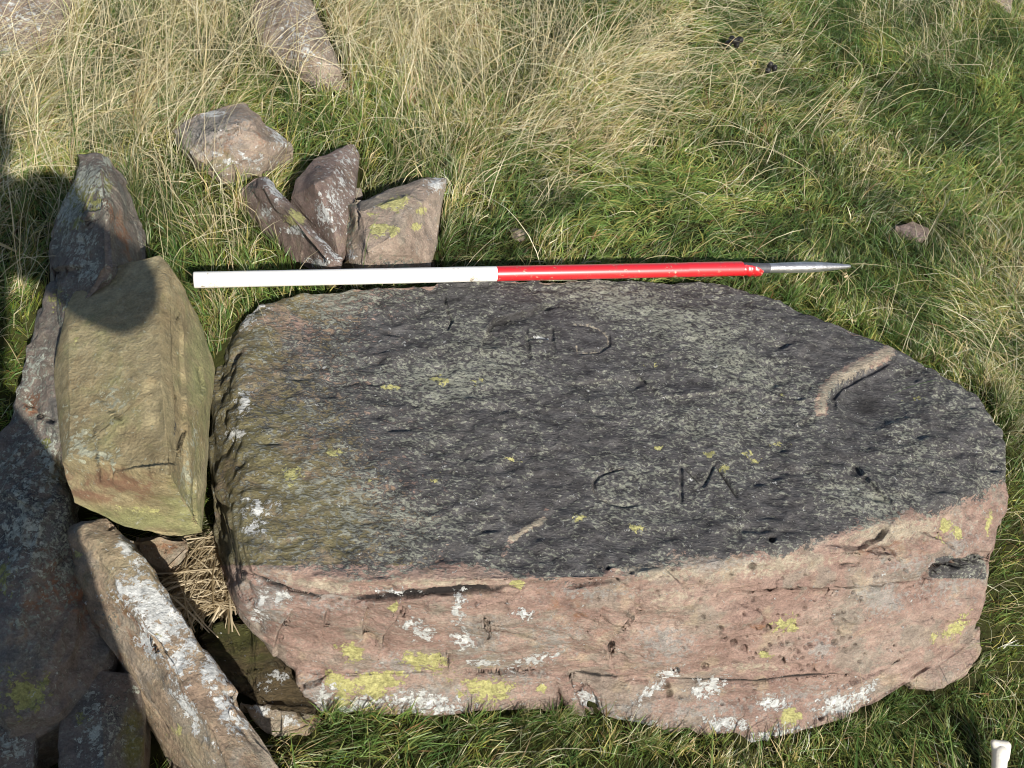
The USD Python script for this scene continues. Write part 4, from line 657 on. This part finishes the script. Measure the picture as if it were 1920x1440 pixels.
# the hillside beyond the picture: the same grass as scattered tufts
rt = np.random.default_rng(410)
far = UsdGeom.PointInstancer.Define(stage, '/World/hillside_grass'); tag(far, 'grass tufts covering the hillside all around, beyond the picture', 'grass', kind='stuff')
for kx in range(3):
    nb_ = 130; ang, rad = rt.uniform(0, 2 * np.pi, nb_), .13 * np.sqrt(rt.random(nb_)); base_ = np.c_[rad * np.cos(ang), rad * np.sin(ang), np.full(nb_, -.02)]
    dr = rt.normal(.8, .7, nb_); ln_ = rt.uniform(.05, .16, nb_)[:, None]; d_ = np.c_[np.cos(dr), np.sin(dr), np.zeros(nb_)]
    mid_ = base_ + (d_ * .35 + [0, 0, .55]) * ln_; tip_ = base_ + (d_ * .95 + np.c_[np.zeros(nb_), np.zeros(nb_), rt.uniform(.15, .6, nb_)]) * ln_; w_ = np.c_[-np.sin(dr), np.cos(dr), rt.normal(0, .5, nb_)] * rt.uniform(.0012, .0028, nb_)[:, None]
    vv = np.stack([base_ - w_, base_ + w_, mid_ - w_ * .8, mid_ + w_ * .8, tip_], 1).reshape(-1, 3); ff_ = (np.arange(nb_)[:, None, None] * 5 + np.array([(0, 1, 3), (0, 3, 2), (2, 3, 4)])[None]).reshape(-1, 3)
    xx = rt.random((nb_, 1)); cc = np.where(rt.random((nb_, 1)) < (.2, .45, .7)[kx], np.array([.52, .43, .22]) * (.8 + .5 * xx), np.array([.08, .17, .034]) * (1 - xx) + np.array([.2, .28, .08]) * xx)
    usdm = usdkit.mesh(stage, f'/World/hillside_grass/tuft_{kx + 1:03d}', (vv, ff_), M_BLADE); UsdGeom.PrimvarsAPI(usdm).CreatePrimvar('tint', Sdf.ValueTypeNames.Color3fArray, 'vertex').Set(Vt.Vec3fArray.FromNumpy(np.repeat(cc[:, None], 5, 1).reshape(-1, 3).astype(np.float32)))
far.CreatePrototypesRel().SetTargets([Sdf.Path(f'/World/hillside_grass/tuft_{q:03d}') for q in (1, 2, 3)])
ta, tb = np.meshgrid(np.arange(-4.2, 6.0, .10), np.arange(-4.2, 5.4, .10), indexing='ij'); ta, tb = ta.ravel() + rt.uniform(-.05, .05, ta.size), tb.ravel() + rt.uniform(-.05, .05, tb.size)
tp = world(ta, tb, turf(ta, tb)); tuv = project(tp); depth_ = (tp - CAM) @ FW
inframe = (depth_ > .25) & (tuv[:, 0] > -215) & (tuv[:, 0] < 2135) & (tuv[:, 1] > -290) & (tuv[:, 1] < 1720)
ok = ~inframe & ~inside_any(tp + NN * .03, .03) & (np.hypot(tp[:, 0] + .32, tp[:, 1] + .1) > .12)
tp = tp[ok]; spin = rt.normal(.1, .5, len(tp)); size = rt.uniform(.8, 1.35, len(tp)); quats = []
for s_ in spin:
    c1, c2 = math.cos(s_), math.sin(s_); X, Y = E1 * c1 + E2 * c2, -E1 * c2 + E2 * c1
    quats.append(Gf.Quath(Gf.Matrix4d(*X, 0, *Y, 0, *NN, 0, 0, 0, 0, 1).ExtractRotationQuat()))
patch_ = meshkit.fbm(tp * [1.3, 1.3, 0], 3, 91) + rt.normal(0, .07, len(tp))
far.CreateProtoIndicesAttr(Vt.IntArray.FromNumpy(np.digitize(patch_, [.46, .55]).astype(np.int32))); far.CreatePositionsAttr(Vt.Vec3fArray.FromNumpy(tp.astype(np.float32)))
far.CreateOrientationsAttr(Vt.QuathArray(quats)); far.CreateScalesAttr(Vt.Vec3fArray.FromNumpy(np.repeat(size[:, None], 3, 1).astype(np.float32)))
print('blades', counts, len(tp))

# ------------------------------------------------------------------ dry straw lying in the gap
def straws(name, label, n, sd, u, v, h, length, width, angle, spread, cols):
    r = np.random.default_rng(sd)
    c = at(r.uniform(*u, n), r.uniform(*v, n), r.uniform(*h, n)); th = np.radians(r.normal(angle, spread, n)); ln = r.uniform(*length, n)
    d = np.cos(th)[:, None] * E1 + np.sin(th)[:, None] * E2 + NN * r.normal(0, .10, (n, 1)); side = np.cross(d, NN)
    t = np.linspace(-.5, .5, 6)[None, :, None]
    p = c[:, None] + d[:, None] * ln[:, None, None] * t + (side * r.normal(0, .12, (n, 1)))[:, None] * ln[:, None, None] * (t * 2) ** 2 - NN * (ln * r.uniform(0, .2, n))[:, None, None] * (t * 2) ** 2
    ok = ~(inside_any(p[:, 0], -.001) | inside_any(p[:, -1], -.001) | inside_any(p[:, 2], -.001)); p, side = p[ok], side[ok]; n = len(p)
    w = (r.uniform(*width, (n, 1)) * np.array([.7, 1, 1, 1, .9, .5])[None] * .5)[..., None]
    roll = np.cos(r.uniform(-.9, .9, (n, 1, 1))); sd_ = side[:, None] * roll + NN * np.sqrt(1 - roll ** 2)
    vv = np.stack([p - sd_ * w, p + NN * w * .5, p + sd_ * w], 2).reshape(n, -1, 3); fs = []
    for i in range(5):
        for j in range(2): q = 3 * i + j; fs += [(q, q + 1, q + 4), (q, q + 4, q + 3)]
    f = (np.arange(n)[:, None, None] * 18 + np.array(fs)[None]).reshape(-1, 3)
    x = r.random((n, 1)); col = np.array(cols[0]) * (1 - x) + np.array(cols[1]) * x
    o = put(name, (vv.reshape(-1, 3), f), M_BLADE, smooth=False, tint=np.repeat(col[:, None], 18, 1).reshape(-1, 3))
    tag(o, label, 'straw', kind='stuff')
straws('dry_straw', 'pale dead straw heaped in the gap between diagonal stone and carved slab', 620, 301, (335, 446), (1005, 1140), (-.235, -.185), (.05, .12), (.0020, .0040), 28, 30, ((.30, .23, .13), (.70, .60, .42)))

# ------------------------------------------------------------------ the photographer, outside the picture on its left, whose shadow lies over the left stones
M_SKIN = plain('skin', (.55, .36, .27), rough=.55, vary=.06)
M_COAT = plain('dark_jacket', (.03, .04, .06), rough=.8, vary=.2)
M_TROUSER = plain('walking_trousers', (.09, .08, .06), rough=.85, vary=.2)
M_BOOT = plain('brown_boots', (.06, .035, .02), rough=.6, vary=.2)
M_HAIR = plain('dark_hair', (.04, .025, .015), rough=.7, vary=.3)
def chain(bones, edge=.02, it=12):
    m = manifold3d.Manifold()
    for (p, rp), (q, rq) in bones:
        m = m + manifold3d.Manifold.hull_points(np.vstack([trimesh.creation.icosphere(2, rp).vertices + p, trimesh.creation.icosphere(2, rq).vertices + q]))
    m = m.refine_to_length(edge).to_mesh(); t = trimesh.Trimesh(m.vert_properties[:, :3], m.tri_verts, process=True); trimesh.smoothing.filter_taubin(t, iterations=it); return t
PX, PY = -.32, -.12
def soil_z(x, y):
    p = np.array([x, y, 0.0])
    for _ in range(6):
        q = abh(p[None])[0]; p[2] += (float(turf(np.array([q[0]]), np.array([q[1]]))[0]) - q[2]) / NN[2]
    return p[2]
GZ = soil_z(PX, PY)
def J(x, y, z): return np.array([PX + x, PY + y, GZ + z])
who = UsdGeom.Xform.Define(stage, '/World/person'); tag(who, 'person in dark jacket outside the picture whose shadow falls over the left stones', 'person')
Wp = '/World/person'
hipL, hipR = J(-.09, 0, .90), J(.09, 0, .89); kL, kR = J(-.12, .04, .50), J(.11, .03, .50); aL, aR = J(-.14, -.02, .09), J(.14, -.03, .09)
HT = CAM[2] - GZ                                    # the viewpoint's height over his ground; he leans to his right and holds the camera in front of his face
shL, shR = J(-.08, .02, HT + .05), J(.25, -.05, HT + .01)
chest, waist = J(.05, -.02, HT - .08), J(-.02, -.01, 1.06)
elL, elR = CAM + [-.24, -.03, -.20], CAM + [.10, -.17, -.10]
hand = CAM + np.array([.0, -.085, -.03]); wrR, wrL = hand + [.055, -.045, -.03], hand + [-.075, -.02, -.03]
neck, head = J(.17, -.06, HT + .08), J(.27, -.10, HT + .17)
put('jacket', chain([((J(-.08, 0, .93), .13), (J(.08, 0, .92), .13)), ((J(-.06, 0, .95), .125), (waist + [-.05, 0, 0], .115)), ((J(.07, 0, .95), .125), (waist + [.06, 0, 0], .115)), ((waist + [-.05, 0, 0], .115), (chest + [-.07, 0, .02], .12)), ((waist + [.06, 0, 0], .115), (chest + [.08, 0, -.02], .12)), ((chest + [-.07, 0, .02], .12), (shL, .075)), ((chest + [.08, 0, -.02], .12), (shR, .075)), ((chest, .12), (neck - [.02, 0, .04], .07)),
     ((shL, .075), (elL, .055)), ((elL, .055), (wrL + (elL - wrL) * .12, .042)), ((shR, .075), (elR, .06)), ((elR, .06), (wrR + (elR - wrR) * .12, .042))]), M_COAT, Wp)
put('trousers', chain([((hipL, .115), (hipR, .115)), ((hipL, .115), (kL, .075)), ((kL, .075), (aL + [0, 0, .03], .062)), ((hipR, .115), (kR, .075)), ((kR, .075), (aR + [0, 0, .03], .062))]), M_TROUSER, Wp)
for a_ in (aL, aR):
    z0 = soil_z(a_[0], a_[1] + .05) - (a_[2] - .09)
    put('boot', chain([((a_ + [0, -.03, -.02], .052), (a_ + [0, -.04, -.045 + z0 * 0], .045)), ((a_ + [0, -.04, -.045], .045), (a_ + [0, .15, -.05], .042)), ((a_ + [0, .0, .03], .055), (a_ + [0, .06, -.035], .05))], edge=.01), M_BOOT, Wp)
bones = [((neck - [0, 0, .05], .058), (neck + [.01, .015, .06], .055)), ((head + [0, -.02, .03], .088), (head + [.005, .03, -.02], .072)), ((head + [0, .03, .02], .078), (head + [.008, .055, -.07], .040)), ((head + [.008, .10, -.005], .012), (head + [.009, .118, -.03], .014)), ((head + [.0, .098, .045], .018), (head + [.009, .112, -.02], .009)),
         ((head + [-.085, .0, .015], .016), (head + [-.083, .0, -.02], .012)), ((head + [.085, .0, .015], .016), (head + [.083, .0, -.02], .012))]
skin = chain(bones, edge=.009, it=5)
def make_hand(wrist, palm_to, thumb_side):
    d = palm_to - wrist; d /= np.linalg.norm(d); s = np.cross(d, [0, 0, 1.0]); s /= np.linalg.norm(s); up = np.cross(s, d); bs = [((wrist - d * .05, .03), (wrist, .028))]
    for i, o in enumerate((-.026, -.009, .009, .026)):
        kn = wrist + d * .085 + s * o; bs.append(((wrist + s * o * .5, .018), (kn, .0125)))
        l = (.030, .036, .034, .026)[i]
        m1 = kn + (d * .75 - up * .5) * l; m2 = m1 + (d * .1 - up * .95) * l * .8; m3 = m2 + (-d * .6 - up * .7) * l * .6
        bs += [((kn, .0095), (m1, .009)), ((m1, .009), (m2, .0082)), ((m2, .0082), (m3, .0075))]
    t0 = wrist + d * .03 + s * .03 * thumb_side; t1 = t0 + (d * .6 + s * .7 * thumb_side - up * .3) * .04; t2 = t1 + (d * .8 - up * .5) * .032
    bs += [((t0, .015), (t1, .0115)), ((t1, .0115), (t2, .009))]
    return chain(bs, edge=.007, it=3)
put('body', trimesh.util.concatenate([skin, make_hand(wrR, hand + [.02, .0, .0], -1), make_hand(wrL, hand + [-.03, .01, .0], 1)]), M_SKIN, Wp)
hair = chain([((head + [0, -.03, .045], .096), (head + [0, -.045, -.02], .085)), ((head + [0, .0, .06], .088), (head + [0, .03, .07], .065))], edge=.008, it=4)
put('hair', hair, M_HAIR, Wp)
